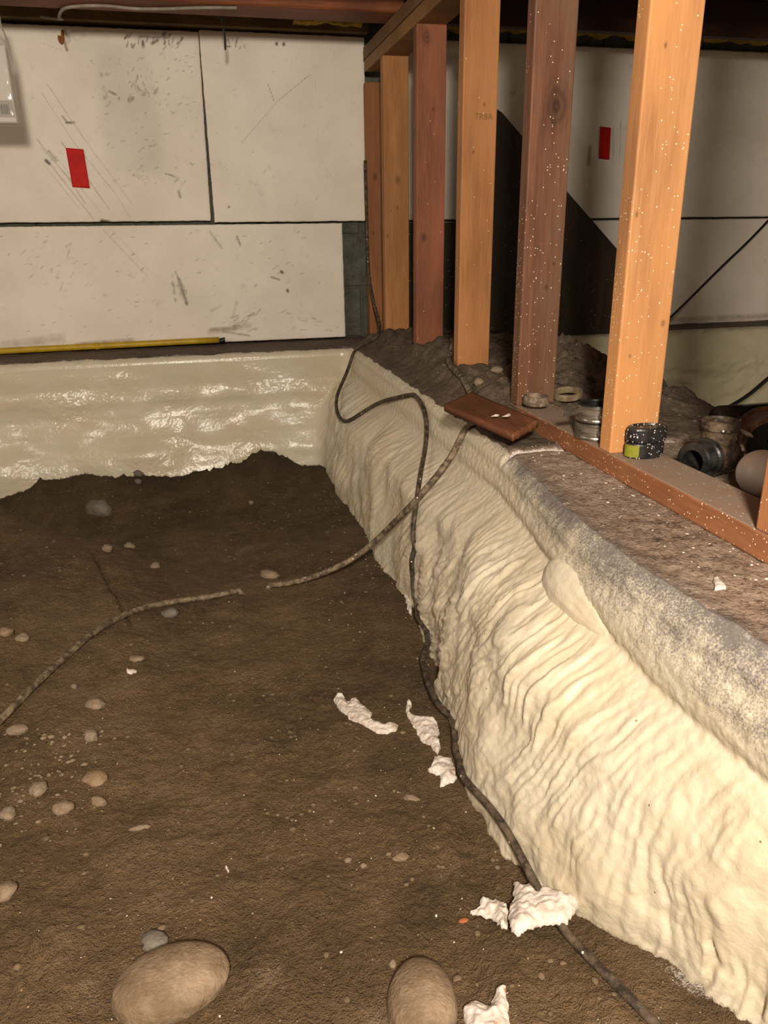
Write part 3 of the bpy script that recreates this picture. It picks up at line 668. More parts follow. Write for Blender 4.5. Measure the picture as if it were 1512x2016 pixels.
AL = [.008, .010, .02, .05, .06, .07, .06, .05, .05, .05, .06, .05, .02, .02, .03, .04, .05, .05, .05, .05, .04, .03, .05, .06, .05, .03, .012, .008, .008, .008, .008, .008, .008, .008, .008, .008, .008, .008, .008, .01, .01]
pa = surface_path(A, AL, .0062)
riser = catmull([(.664, 3.025, .66), (.665, 3.022, .45), (.664, 3.0, .26), (.6655, 2.93, .16), (.668, 2.85, .085), tuple(pa[0])], .01)
pa = np.concatenate([riser[:-1], pa]); 
for _ in range(3): pa[1:-1] = .25*pa[:-2]+.5*pa[1:-1]+.25*pa[2:]
tag(link('electric_cord', tube_mesh('electric_cord', pa, .0060, 8), CORD_A), 'thin dark cord looping over the right foam and trailing along its foot', 'cord')
B = [(0.640, 1.53, .012), (0.5773, 1.5849, -0.015), (0.5534, 1.5831, -0.0542), (0.536, 1.6197, -0.1051), (0.49, 1.6093, -0.1474), (0.4579, 1.6259, -0.1937), (0.4414, 1.7855, -0.309), (0.4125, 1.9061, -0.4112), (0.3432, 1.8484, -0.4247), (0.2686, 1.8194, -0.4374), (0.1994, 1.8099, -0.4496), (0.1393, 1.8101, -0.4568), (0.0935, 1.8158, -0.461), (0.0535, 1.801, -0.4605), (0.0019, 1.7846, -0.4561), (-0.0672, 1.7876, -0.457), (-0.1344, 1.7746, -0.4517), (-0.2142, 1.7252, -0.4399), (-0.2843, 1.6312, -0.4343), (-0.334, 1.5258, -0.4313), (-0.377, 1.4261, -0.4303), (-0.4087, 1.3493, -0.4325), (-0.4201, 1.3246, -0.436), (-.50, 1.15, -.43), (-.60, 1.0, -.43)]
BL = [.006, .01, .03, .05, .06, .08, .16, .22, .15, .09, .04, .012, -.012, -.004, .008, .009, .009, .009, .009, .009, .009, .009, .009, .009, .009]
pb = surface_path(B, BL, .0072)
i0 = [i for i in range(len(pb)) if .035 < pb[i][0] < .125 and pb[i][1] > 1.7]
for i in i0: pb[i][2] -= .034*math.sin(PI*(i-i0[0])/max(1, len(i0)-1))
tag(link('electric_cord', tube_mesh('electric_cord', pb, .0074, 8), CORD_B), 'dusty brown cord from under the wood scrap across the dirt to the left', 'cord')
Cc = [(0.735, 2.20, 0.075), (0.7053, 2.1244, 0.0821), (0.6896, 2.0803, 0.0601), (0.6623, 1.9707, 0.0571), (0.6528, 1.8792, 0.0522), (0.6546, 1.8326, 0.0469), (0.6334, 1.7417, 0.0328), (.62, 1.66, .035)]
Cc = [(min(x, .664) if 1.9 < y < 2.05 else x, y, z) for x, y, z in Cc]
pc = surface_path(Cc, [.008]*8, .0075)
tag(link('electric_cord', tube_mesh('electric_cord', pc, .0080, 8), CORD_C), 'short braided dirt-caked cord on the ledge between stud foot and wood scrap', 'cord')
pd = catmull([(2.75, 3.0, .80), (2.418, 3.0, .433), (2.16, 2.93, .245), (1.917, 2.86, .072), (1.74, 2.80, -.03), (1.568, 2.75, -.068), (1.449, 2.75, -.080), (1.34, 2.75, -.070), (1.148, 2.75, .035), (1.0, 2.74, .055), (.86, 2.70, .05)], .02)
tag(link('black_wire', tube_mesh('black_wire', pd, .0052, 8), BLACK), 'black wire slanting down across the far right boards', 'wire')
pf = catmull([(2.36, 2.45, .10), (2.17, 2.42, -.03), (2.036, 2.4, -.119), (1.955, 2.4, -.18), (1.855, 2.4, -.227), (1.751, 2.4, -.243), (1.646, 2.4, -.236), (1.50, 2.35, -.30), (1.35, 2.25, -.42), (1.30, 2.1, -.43)], .02)
tag(link('black_wire', tube_mesh('black_wire', pf, .0068, 8), BLACK), 'black wire sagging low in front of the far foam, right of the nearest full stud', 'wire')

# ------------------------------------------------------------------ small things on the back wall
RED = NT('red_tape', .6, .2); RED.col(RED.ramp(RED.noise(RED.coord(), 25, 3), [(.35, lin((176, 14, 14))), (.65, lin((198, 24, 20)))])); RED = RED.m
def tape(x0, x1, z0, z1, y, label, sk):
    xs = np.linspace(0, 1, 14); zs = np.linspace(0, 1, 26); U, V = np.meshgrid(xs, zs, indexing='ij')
    P = np.stack([x0+(x1-x0)*U+sk*(1-V), y-.0012-.0016*np.abs(fbm(U*3, V*4, 411, 3)), z0+(z1-z0)*V+.004*(U-.5)*-1], -1)
    me = grid_mesh('red_tape', P); bm = bmesh.new(); bm.from_mesh(me)
    r = bmesh.ops.extrude_edge_only(bm, edges=[e for e in bm.edges if e.is_boundary])
    for g in r['geom']:
        if isinstance(g, bmesh.types.BMVert): g.co.y = y
    bmesh.ops.recalc_face_normals(bm, faces=bm.faces); bm.to_mesh(me); bm.free()
    tag(link('red_tape', me, RED), label, 'tape', 'red tape patches')
tape(-.388, -.330, .572, .698, 3.1140, 'red tape patch on the large upper left foam board', .004)
tape(1.657, 1.705, .678, .796, 3.1140, 'red tape patch on the foam board behind the studs', .004)

YEL = plain('yellow_pole_paint', (196, 160, 36), .45, 0, .3, 30, .4)
pole = empty('yellow_pole', (-.9, 3.065, .018), 'yellow pole with a black tip lying along the ledge under the boards', 'pole')
L = Vector((.102+.9, 3.098-3.065, .022-.018))
yaw_ = math.atan2(L.y, L.x); pole.rotation_euler = (0, 0, yaw_)
for nm, a, b, r, m in (('shaft', 0, L.length-.022, .0115, YEL), ('shaft_tip', L.length-.022, L.length, .0095, BLACK)):
    link(nm, tube_mesh(nm, [(a, 0, 0), (a+.2*(b-a), 0, 0), (b-.1*(b-a), 0, .003), (b, 0, .003)], r, 14), m, pole)
link('shaft_collar', tube_mesh('shaft_collar', [(.52, 0, .001), (.53, 0, .001), (.535, 0, .001)], .0128, 14), YEL, pole)

BOXW = plain('white_card', (228, 220, 212), .5, 0, .06, 20)
GREY = plain('grey_print', (168, 158, 150), .5, 0, .1, 20); INK = plain('dark_ink', (70, 64, 62), .6, 0, .2, 40)
bx = empty('white_box', (-.507, 2.67, .722), 'slim white carton with a grey label hanging in clear plastic at the top left', 'box')
link('carton', bm_mesh(box_bm(-.053, .053, -.020, .020, 0, .195, .0015)), BOXW, bx)
lb = link('printed_label', bm_mesh(box_bm(-.022, .050, -.0212, -.0202, .012, .056, 0)), GREY, bx)
r_ = random.Random(3)
x = .012
bmk = bmesh.new()
for k in range(11):
    w_ = r_.choice([.0008, .0012, .002])
    t = box_bm(.014+.0022*k, .014+.0022*k+w_, -.0218, -.0213, .020, .046, 0); tm = bpy.data.meshes.new('t'); t.to_mesh(tm); t.free(); bmk.from_mesh(tm)
link('label_bars', bm_mesh(bmk), INK, lb)
link('grey_print', bm_mesh(box_bm(-.050, -.042, -.0212, -.0202, .075, .16, 0)), GREY, bx)
PL = NT('clear_plastic', .12, .6); PL.n.remove(PL.b)
out_ = PL.n['Material Output']; tr_ = PL.new('ShaderNodeBsdfTransparent'); gl = PL.new('ShaderNodeBsdfPrincipled')
gl.inputs['Base Color'].default_value = lin((196, 188, 178)); gl.inputs['Roughness'].default_value = .12
mx = PL.new('ShaderNodeMixShader'); mx.inputs[0].default_value = .34; PL.t.links.new(tr_.outputs[0], mx.inputs[1]); PL.t.links.new(gl.outputs[0], mx.inputs[2]); PL.t.links.new(mx.outputs[0], out_.inputs[0])
def bag():
    a = np.linspace(0, 2*PI, 80); z = np.linspace(0, 1, 60); A_, V = np.meshgrid(a, z, indexing='ij')
    H = .292; tight = sst(.60, 1.0, V)
    hx = .062*(1-.25*tight); hy = .030*(1-.75*tight)
    sg = lambda v, p: np.sign(v)*np.abs(v)**p
    k = 1+(.05+.20*sst(.62, .85, V))*fbm(np.cos(A_)*2.5+3, np.sin(A_)*2.5+V*9, 421, 4)
    P = np.stack([hx*sg(np.cos(A_), .35)*k, hy*sg(np.sin(A_), .45)*(k+.25*tight*fbm(A_*4, V*6, 425, 3)), -.004+V*H], -1)
    P[-1] = P[0]
    return grid_mesh('plastic_bag', P)
bg = empty('plastic_bag', (-.507, 2.67, .722), 'crinkled clear plastic bag round the white carton at the top left', 'bag')
link('bag_film', bag(), PL.m, bg)
link('bag_string', tube_mesh('bag_string', catmull([(0, 0, .285), (.002, .002, .297), (0, 0, .309)], .004), .0012, 6), plain('string', (150, 140, 120), .9), bg)

GW = plain('grey_cable', (150, 140, 124), .7, 0, .5, 20)
tag(link('thin_cable', tube_mesh('thin_cable', catmull([(-.40, 3.06, 1.083), (-.33, 2.98, 1.060), (-.315, 2.80, 1.026), (-.28, 2.70, 1.027), (-.18, 2.66, 1.027), (-.09, 2.675, 1.027), (.0, 2.66, 1.027), (.10, 2.63, 1.027), (.2, 2.612, 1.027)], .02), .0045, 8), GW), 'thin grey cable stapled under the beam above the left boards', 'cable')
tag(link('hanging_strap', tube_mesh('hanging_strap', catmull([(.160, 2.742, 1.06), (.163, 2.752, 1.02), (.170, 2.80, .992), (.172, 2.85, .968)], .01), .0035, 6), BLACK), 'dark loose wire end hanging from the beam over the board seam', 'wire')
RUST = plain('rust', (150, 88, 36), .8, 0, .5, 60)
tag(link('rusty_hook', tube_mesh('rusty_hook', catmull([(-.345, 3.112, 1.055), (-.345, 3.098, 1.045), (-.347, 3.095, 1.028), (-.352, 3.098, 1.018), (-.358, 3.10, 1.030), (-.356, 3.102, 1.038)], .004), .0050, 7), RUST), 'small rusty hook near the top of the upper left board', 'hook')

# ------------------------------------------------------------------ ink stamp on a stud
def text_mesh(txt, size):
    cu = bpy.data.curves.new('t', 'FONT'); cu.body = txt; cu.size = size; cu.align_x = 'CENTER'; cu.align_y = 'CENTER'; cu.extrude = .0002; cu.resolution_u = 2
    o = bpy.data.objects.new('t', cu); C.objects.link(o); dg = bpy.context.evaluated_depsgraph_get(); dg.update()
    me = bpy.data.meshes.new_from_object(o.evaluated_get(dg)); bpy.data.objects.remove(o); return me
STAMP = plain('faded_stamp_ink', (128, 96, 56), .8, 0, .2, 60)
st = link('grade_stamp', text_mesh('TR8A', .020), STAMP, S3); st.location = (.054, -.0006, .628); st.rotation_euler = (PI/2, 0, 0); st['label'] = 'faded ink stamp on the stud face'

# ------------------------------------------------------------------ wood scrap on the ledge
def plank():
    top = [(.495, 1.52, .060), (.585, 1.603, .066), (.628, 1.338, .058), (.560, 1.300, .044)]
    tp = np.array(top); n_u, n_v = 40, 16
    U, V = np.meshgrid(np.linspace(0, 1, n_u), np.linspace(0, 1, n_v), indexing='ij')
    P = ((1-U)*(1-V))[..., None]*tp[0]+((1-U)*V)[..., None]*tp[1]+(U*V)[..., None]*tp[2]+(U*(1-V))[..., None]*tp[3]
    e = np.minimum.reduce([U, 1-U])
    P[..., 1] += .007*fbm(V*6, U*3, 431, 4)*(1-np.clip(e/.12, 0, 1))
    P[..., 2] += .0015*fbm(U*6, V*9, 433, 3)
    me = grid_mesh('wood_scrap', P); bm = bmesh.new(); bm.from_mesh(me)
    r = bmesh.ops.extrude_edge_only(bm, edges=[q for q in bm.edges if q.is_boundary])
    for g in r['geom']:
        if isinstance(g, bmesh.types.BMVert): g.co.z -= .014
    bmesh.ops.holes_fill(bm, edges=[g for g in r['geom'] if isinstance(g, bmesh.types.BMEdge) and g.is_boundary], sides=0)
    bmesh.ops.recalc_face_normals(bm, faces=bm.faces); bm.to_mesh(me); bm.free(); return me
tag(link('wood_scrap', plank(), wood('scrap_wood', (122, 76, 50), (82, 49, 31), axis='Y')), 'short red-brown board offcut lying tilted on the ledge edge', 'wood scrap')
def curl(pts, r, label):
    p = catmull(pts, .002); rr = [max(.0006, r*math.sin(PI*min(1, (i+.5)/len(p)))) for i in range(len(p))]
    tag(link('foam_curl', tube_mesh('foam_curl', p, rr, 7), SCRAP), label, 'foam scrap', 'foam curls on the wood scrap')
curl([(.548, 1.385, .060), (.556, 1.380, .0625), (.563, 1.386, .061), (.560, 1.396, .061)], .0028, 'left white foam curl on the wood offcut')
curl([(.566, 1.372, .0615), (.574, 1.366, .064), (.582, 1.374, .0635), (.583, 1.386, .0635)], .0032, 'right white foam curl on the wood offcut')

# ------------------------------------------------------------------ plumbing parts on the ledge
STEEL = NT('dull_steel', .34, .5); STEEL.b.inputs['Metallic'].default_value = .9
STEEL.col(STEEL.ramp(STEEL.noise(STEEL.coord(scale=(1, 1, 6)), 30, 4), [(.35, lin((120, 112, 102))), (.65, lin((184, 176, 164)))])); STEEL = STEEL.m
DUSTYRING = dusty('dusty_metal', (92, 78, 62), (150, 132, 110), .6, .6)
IRON = dusty('dirty_iron', (42, 34, 28), (104, 86, 66), .55, .4)
ABS = NT('black_plastic', .28, .5); ABS.col(ABS.ramp(ABS.noise(ABS.coord(), 40, 4), [(.4, lin((22, 23, 24))), (.75, lin((58, 54, 50)))])); ABS = ABS.m
COP = dusty('brown_pipe', (86, 56, 42), (138, 100, 78), .45, .1)

def ring_prof(ro, ri, h, lip=.002): return [(ri, 0), (ro-lip*.3, 0), (ro, lip), (ro, h-lip), (ro-lip*.3, h), (ri+lip*.3, h), (ri, h-lip)]
r1 = link('pipe_ring', lathe_mesh('pipe_ring', ring_prof(.0275, .0215, .019), 36), DUSTYRING); r1.location = (.700, 1.512, .0495); r1.rotation_euler = (.05, .03, 0)
tag(r1, 'small dull pipe ring lying flat at the foot of the red-brown stud', 'pipe ring')
r2 = link('pipe_ring', lathe_mesh('pipe_ring', ring_prof(.033, .028, .014), 36), dusty('dirt_ring', (104, 88, 64), (140, 122, 94), .9, 0)); r2.location = (.800, 1.560, .050); r2.rotation_euler = (.10, -.12, 0)
tag(r2, 'dirt-coloured ring half sunk in the dirt right of the red-brown stud', 'pipe ring')

cp = empty('pipe_coupling', (.7085, 1.258, .0386), 'two-band steel pipe coupling standing on the plate behind the bright orange stud', 'coupling', rot=(0, 0, .2))
link('rubber_sleeve', lathe_mesh('rubber_sleeve', ring_prof(.0372, .031, .064), 40), BLACK, cp)
for k, z in enumerate((.0015, .034)):
    bd = link('band', lathe_mesh('band', [(.0375, 0), (.0400, .0), (.0400, .003), (.0393, .005), (.0393, .023), (.0400, .025), (.0400, .0285), (.0375, .0285)], 48), STEEL, cp); bd.location = (0, 0, z)
    # worm-screw housing facing the camera side
    sc_ = bmesh.new(); m1 = bm_mesh(box_bm(-.010, .010, -.048, -.038, .008, .021, .002)); sc_.from_mesh(m1)
    h1 = link('screw_housing', bm_mesh(sc_), STEEL, bd); h1.rotation_euler = (0, 0, -.30)
    s1 = link('screw', tube_mesh('screw', [(-.016, -.045, .0145), (0, -.045, .0145), (.022, -.045, .0145)], .0042, 10), STEEL, bd); s1.rotation_euler = (0, 0, -.30)
    s2 = link('bolt_head', bm_mesh(box_bm(-.002, .002, -.052, -.047, .003, .026, .001)), STEEL, bd); s2.rotation_euler = (0, 0, -.30)
tl = link('strap_tail', bm_mesh(box_bm(-.078, -.036, .004, .0056, .046, .058, .0004)), STEEL, cp)

def oval(name, rx, ry, h, mat, parent, z, bev=.004):
    bm = bmesh.new(); n = 40
    prof = [(.90, 0), (.97, .0012), (1, bev), (1, h-bev), (.97, h-.0012), (.90, h), (.80, h), (.76, h-.003), (.0, h-.003)]
    rings = [[bm.verts.new((rx*k*math.cos(a), ry*k*math.sin(a), zz)) for a in np.linspace(0, 2*PI, n, endpoint=False)] for k, zz in prof[:-1]]
    for a, b in zip(rings, rings[1:]):
        for k in range(n): bm.faces.new((a[k], a[(k+1) % n], b[(k+1) % n], b[k]))
    bm.faces.new(rings[0][::-1]); bm.faces.new(rings[-1])
    o = link(name, bm_mesh(bm, name), mat, parent); o.location = (0, 0, z)
    return o
s = NT('speckled_black', .4, .4); v = s.coord(); c = s.ramp(s.noise(v, 40, 4), [(.4, lin((26, 25, 26))), (.7, lin((52, 49, 48)))])
c = s.mix(s.specks(v, 260, .30, .30), c, lin((222, 214, 206))); c = s.mix(s.specks(s.coord(loc=(5, 2, 1)), 140, .20, .18), c, lin((240, 232, 226))); s.col(c); SPK = s.m
GRN = plain('yellow_green_patch', (138, 140, 40), .5, 0, .3, 60)
tr1 = empty('tape_roll', (.722, 1.117, .0386), 'lower stacked black roll at the bright stud foot, yellow-green on its left', 'tape roll', 'black rolls at the stud foot')
oval('roll_body', .0345, .0225, .0265, SPK, tr1, 0)
def patch():
    a = np.linspace(PI*.93, PI*1.30, 14); z = np.linspace(.003, .0235, 6); A_, Zz = np.meshgrid(a, z, indexing='ij')
    return grid_mesh('colour_patch', np.stack([.0349*np.cos(A_), .0229*np.sin(A_), Zz], -1))
pt = link('colour_patch', patch(), GRN, tr1); pt['label'] = 'yellow-green patch on the black roll'
tr2 = empty('tape_roll', (.7235, 1.117, .0658), 'upper stacked black roll at the bright stud foot, white speckled', 'tape roll', 'black rolls at the stud foot')
oval('roll_body', .0355, .0228, .0255, SPK, tr2, 0)

# tee fitting
tee = empty('pipe_tee', (.838, 1.083, .040), 'black pipe tee with an open mouth and upright stub beside the plate', 'pipe fitting', rot=(0, 0, math.atan2(.36, .93)))
def along_x(me, x): 
    M_ = Matrix.Rotation(PI/2, 4, 'Y'); me.transform(M_); me.transform(Matrix.Translation((x, 0, 0))); return me
b_ = link('tee_body', along_x(lathe_mesh('tee_body', [(.024, 0), (.031, 0), (.033, .004), (.033, .062), (.031, .066), (.024, .066)], 40), -.028), IRON, tee)
m_ = link('open_mouth', along_x(lathe_mesh('open_mouth', [(.019, 0), (.0285, 0), (.031, .003), (.031, .026), (.034, .028), (.034, .038), (.019, .038)], 40), -.064), ABS, tee)
stb = link('upright_stub', lathe_mesh('upright_stub', [(.0235, 0), (.0285, 0), (.0285, .032), (.031, .034), (.031, .048), (.0285, .050), (.0245, .050), (.0235, .046)], 40), IRON, tee); stb.location = (.002, 0, .012)
bb = link('band_clamp', along_x(lathe_mesh('band_clamp', [(.0332, 0), (.0348, 0), (.0348, .009), (.0332, .009)], 40), .022), STEEL, tee)
link('clamp_screw', tube_mesh('clamp_screw', [(.026, -.040, -.012), (.026, -.038, 0), (.026, -.036, .010)], .0042, 9), STEEL, tee)
# larger brown hub
hb = empty('pipe_hub', (.955, 1.100, .052), 'round brown pipe end with a dark mouth, right of the black tee', 'pipe fitting', rot=(0, 0, math.atan2(-.86, -.5)))
link('hub_rim', along_x(lathe_mesh('hub_rim', [(.040, 0), (.050, 0), (.052, .004), (.052, .012), (.048, .015), (.048, .080), (.040, .080)], 48), -.05), COP, hb)
link('hub_inside', along_x(lathe_mesh('hub_inside', [(.004, .0), (.0395, .0), (.0395, .04), (.004, .04)], 36), -.038), BLACK, hb)
# pale globe and black pipe
gb = link('pale_globe', ellipsoid_mesh('pale_globe', (.038, .038, .037), 4, .0, 1, 3), plain('frosted_white', (225, 218, 215), .35, 0, .05, 5)); gb.location = (.846, .978, .038)
tag(gb, 'pale round globe resting between plate and nearest stud', 'globe')
bpz = link('black_pipe', tube_mesh('black_pipe', [(.955, 1.235, .046), (1.0, 1.233, .046), (1.1, 1.225, .048), (1.25, 1.21, .05)], .040, 28), ABS); tag(bpz, 'black plastic pipe lying behind the tee and hub', 'pipe')
wp = link('plastic_shard', ellipsoid_mesh('plastic_shard', (.018, .012, .004), 2, .3, 30, 9), plain('dirty_white', (196, 190, 178), .6, 0, .2, 40)); wp.location = (.888, 1.08, .0755); wp.rotation_euler = (.3, .4, .5)
tag(wp, 'small dirty white shard on top of the tee', 'shard')

# ------------------------------------------------------------------ torn foam scraps on the dirt
def inpoly(X, Y, poly):
    ins = np.zeros(X.shape, bool); n = len(poly)
    for i in range(n):
        x1, y1 = poly[i]; x2, y2 = poly[(i+1) % n]
        c_ = ((y1 > Y) != (y2 > Y)) & (X < (x2-x1)*(Y-y1)/(y2-y1+1e-12)+x1); ins ^= c_
    return ins
def scrap(poly, label, h=.006, crump=.006, seed=0, step=.0016, ground=floor_h, lift=0.0, jit=.003):
    p = np.array([q[:2] for q in poly]); x0, y0 = p.min(0)-.006; x1, y1 = p.max(0)+.006
    X, Y = np.meshgrid(np.arange(x0, x1, step), np.arange(y0, y1, step), indexing='ij')
    ins = inpoly(X+jit*fbm(X*120, Y*120, seed, 3), Y+jit*fbm(X*120+9, Y*120, seed+3, 3), p)
    ed = np.full(X.shape, 9.0)
    for i in range(len(p)):
        a, b = p[i], p[(i+1) % len(p)]; d = b-a; t = np.clip(((X-a[0])*d[0]+(Y-a[1])*d[1])/(d@d+1e-12), 0, 1)
        ed = np.minimum(ed, np.hypot(X-a[0]-t*d[0], Y-a[1]-t*d[1]))
    Z = ground(X, Y)+.003+lift+h*(1-np.exp(-ed/.008))+crump*np.abs(fbm(X*38, Y*38, seed+5, 3))+.0012*fbm(X*110, Y*110, seed+9, 2)
    bm = bmesh.new(); V = {}
    def gv(i, j):
        if (i, j) not in V: V[(i, j)] = bm.verts.new((X[i, j], Y[i, j], Z[i, j]))
        return V[(i, j)]
    for i in range(X.shape[0]-1):
        for j in range(X.shape[1]-1):
            if ins[i, j] and ins[i+1, j+1]: bm.faces.new((gv(i, j), gv(i+1, j), gv(i+1, j+1), gv(i, j+1)))
    bv = list({v for e in bm.edges if e.is_boundary for v in e.verts})
    for _ in range(4): bmesh.ops.smooth_vert(bm, verts=bv, factor=.5, use_axis_x=True, use_axis_y=True, use_axis_z=True)
    r = bmesh.ops.extrude_edge_only(bm, edges=[e for e in bm.edges if e.is_boundary])
    for g in r['geom']:
        if isinstance(g, bmesh.types.BMVert): g.co.z -= .005 if lift else .010
    me = bm_mesh(bm, 'foam_scrap'); me.polygons.foreach_set('use_smooth', [True]*len(me.polygons))
    o = link('foam_scrap', me, SCRAP); tag(o, label, 'foam scrap', 'torn white foam scraps'); return o
scrap([(0.1918, 1.2717), (0.2122, 1.288), (0.2202, 1.2443), (0.2362, 1.2635), (0.2429, 1.2225), (0.2564, 1.1941), (0.2448, 1.1728), (0.2666, 1.1541), (0.2934, 1.1453), (0.286, 1.1241), (0.2631, 1.1198), (0.2464, 1.1291), (0.2335, 1.1562), (0.2108, 1.1863), (0.2053, 1.2086), (0.1958, 1.2382)], 'white foam scrap with a curled tail, leftmost of the scraps by the cord', .008, .006, 501)
scrap([(0.3331, 1.2266), (0.3352, 1.2009), (0.322, 1.175), (0.3316, 1.1527), (0.3504, 1.1401), (0.3623, 1.1308), (0.3579, 1.0984), (0.347, 1.0759), (0.3453, 1.0471), (0.3313, 1.0318), (0.3276, 1.0645), (0.3181, 1.0861), (0.3165, 1.1339), (0.3148, 1.1812)], 'long tapering white foam scrap right beside the dark cord', .006, .007, 511)
scrap([(0.3261, 1.0297), (0.354, 1.0173), (0.3479, 0.9808), (0.3464, 0.9634), (0.3295, 0.9569), (0.3121, 0.9563), (0.3201, 0.979), (0.3026, 0.9964), (0.3143, 1.0059)], 'ragged white foam scrap just below the long tapering one', .007, .007, 521)
scrap([(0.3479, 0.7398), (0.3572, 0.7236), (0.37, 0.7198), (0.3839, 0.7102), (0.3894, 0.6917), (0.4113, 0.6779), (0.4076, 0.6641), (0.3807, 0.6414), (0.3448, 0.6493), (0.3103, 0.645), (0.3092, 0.6614), (0.3218, 0.6914), (0.3354, 0.7067)], 'largest lumpy foam scrap lying over the cord at the foot of the foam', .014, .007, 531, lift=.014)
scrap([(0.2747, 0.7193), (0.2892, 0.7162), (0.2982, 0.7307), (0.3118, 0.7279), (0.3269, 0.7206), (0.3273, 0.7042), (0.3127, 0.6697), (0.3034, 0.6722), (0.2994, 0.6964), (0.2878, 0.7029)], 'crumpled foam scrap touching the left of the largest scrap', .012, .012, 541, lift=.004)
scrap([(0.2213, 0.586), (0.2367, 0.5915), (0.2466, 0.5848), (0.253, 0.5775), (0.2661, 0.5955), (0.2771, 0.5917), (0.2727, 0.5736), (0.2636, 0.54), (0.2566, 0.52), (0.2143, 0.53)], 'white foam scrap at the bottom edge, right of the smooth brown rock', .012, .008, 551)
scrap([(-0.2074, 1.4663), (-0.1999, 1.4484), (-0.1866, 1.452), (-0.1845, 1.447), (-0.1977, 1.4383), (-0.2073, 1.4391)], 'tiny white foam scrap alone on the dirt at left', .003, .002, 561, .0015, jit=.0015)
scrap([(0.4576, 1.6958), (0.4491, 1.636), (0.4429, 1.5861), (0.4179, 1.4965), (0.417, 1.5376), (0.4271, 1.6071)], 'thin white foam sliver standing behind the cord at the foam edge', .012, .004, 571, .003)
scrap([(0.5834, 0.7268), (0.5903, 0.7278), (0.5836, 0.6991), (0.5653, 0.6987)], 'white flake lying on the concrete ledge', .004, .003, 581, .0012, ground=lambda X, Y: ledge_h(X, Y), jit=.001)
scrap([(-.121, .756), (-.114, .757), (-.112, .750), (-.119, .749)], 'white crumb at the top edge of the big flat rock', .003, .002, 591, .001, jit=.0008)
scrap([(-.034, .890), (-.030, .891), (-.026, .879), (-.030, .877)], 'white crumb on bare dirt left of the big scrap', .002, .001, 595, .001, jit=.0005)
oc = link('orange_chip', ellipsoid_mesh('orange_chip', (.007, .004, .002), 2, .2, 30, 4), plain('orange', (160, 92, 54), .8)); oc.location = (.266, .706, float(floor_h(np.array(.266), np.array(.706)))+.004); tag(oc, 'small orange chip beside the crumpled foam scrap', 'chip')

# ------------------------------------------------------------------ rocks
def rock_mat(name, c1, c2, dirt=.75):
    s = NT(name, .7, .3); v = s.coord(); n = s.noise(v, 22, 5, .6)
    c = s.ramp(n, [(.35, lin(c1)), (.65, lin(c2))]); c = s.mix(s.ramp(s.noise(s.coord(loc=(3, 3, 3)), 16, 5, .65), [(.40, 0.0), (.58, dirt)]), c, lin((98, 80, 58)))
    s.col(c); s.bump(s.math('ADD', s.noise(v, 40, 4, .7), s.noise(v, 190, 3)), .6, .004); return s.m
RT = rock_mat('tan_rock', (120, 102, 82), (148, 128, 106)); RG = rock_mat('grey_rock', (92, 88, 82), (122, 116, 108)); RP = rock_mat('pale_rock', (124, 108, 90), (150, 133, 113), .7); RO = rock_mat('rust_rock', (126, 102, 78), (148, 124, 98), .7)
def rock(px, py, w_, h_, hgt, label, mat, ang=0.0, seed=0, sub=3, emb=.30, amp=.10, ground=floor_h, square=0):
    mod = (lambda co: np.sign(co)*np.abs(co)**.7) if square else None
    me = ellipsoid_mesh('rock', (w_/2, h_/2, hgt), sub, amp, 9, 600+seed, mod)
    o = link('rock', me, mat); z = float(ground(np.array(float(px)), np.array(float(py))))
    o.location = (px, py, z+hgt*(1-2*emb)); o.rotation_euler = (.06*math.sin(seed*2.1), .06*math.cos(seed*1.7), ang-YAW)
    tag(o, label, 'rock', 'rocks on the dirt'); return o
rock(-.1031, .706, .138, .096, .028, 'large flat tan rock near the bottom edge, left of centre', RT, .35, 1, 4, .20, .05)
rock(.1777, .598, .080, .112, .030, 'smooth brown oval rock cut by the bottom edge of the photo', RT, .05, 2, 4, .25, .03)
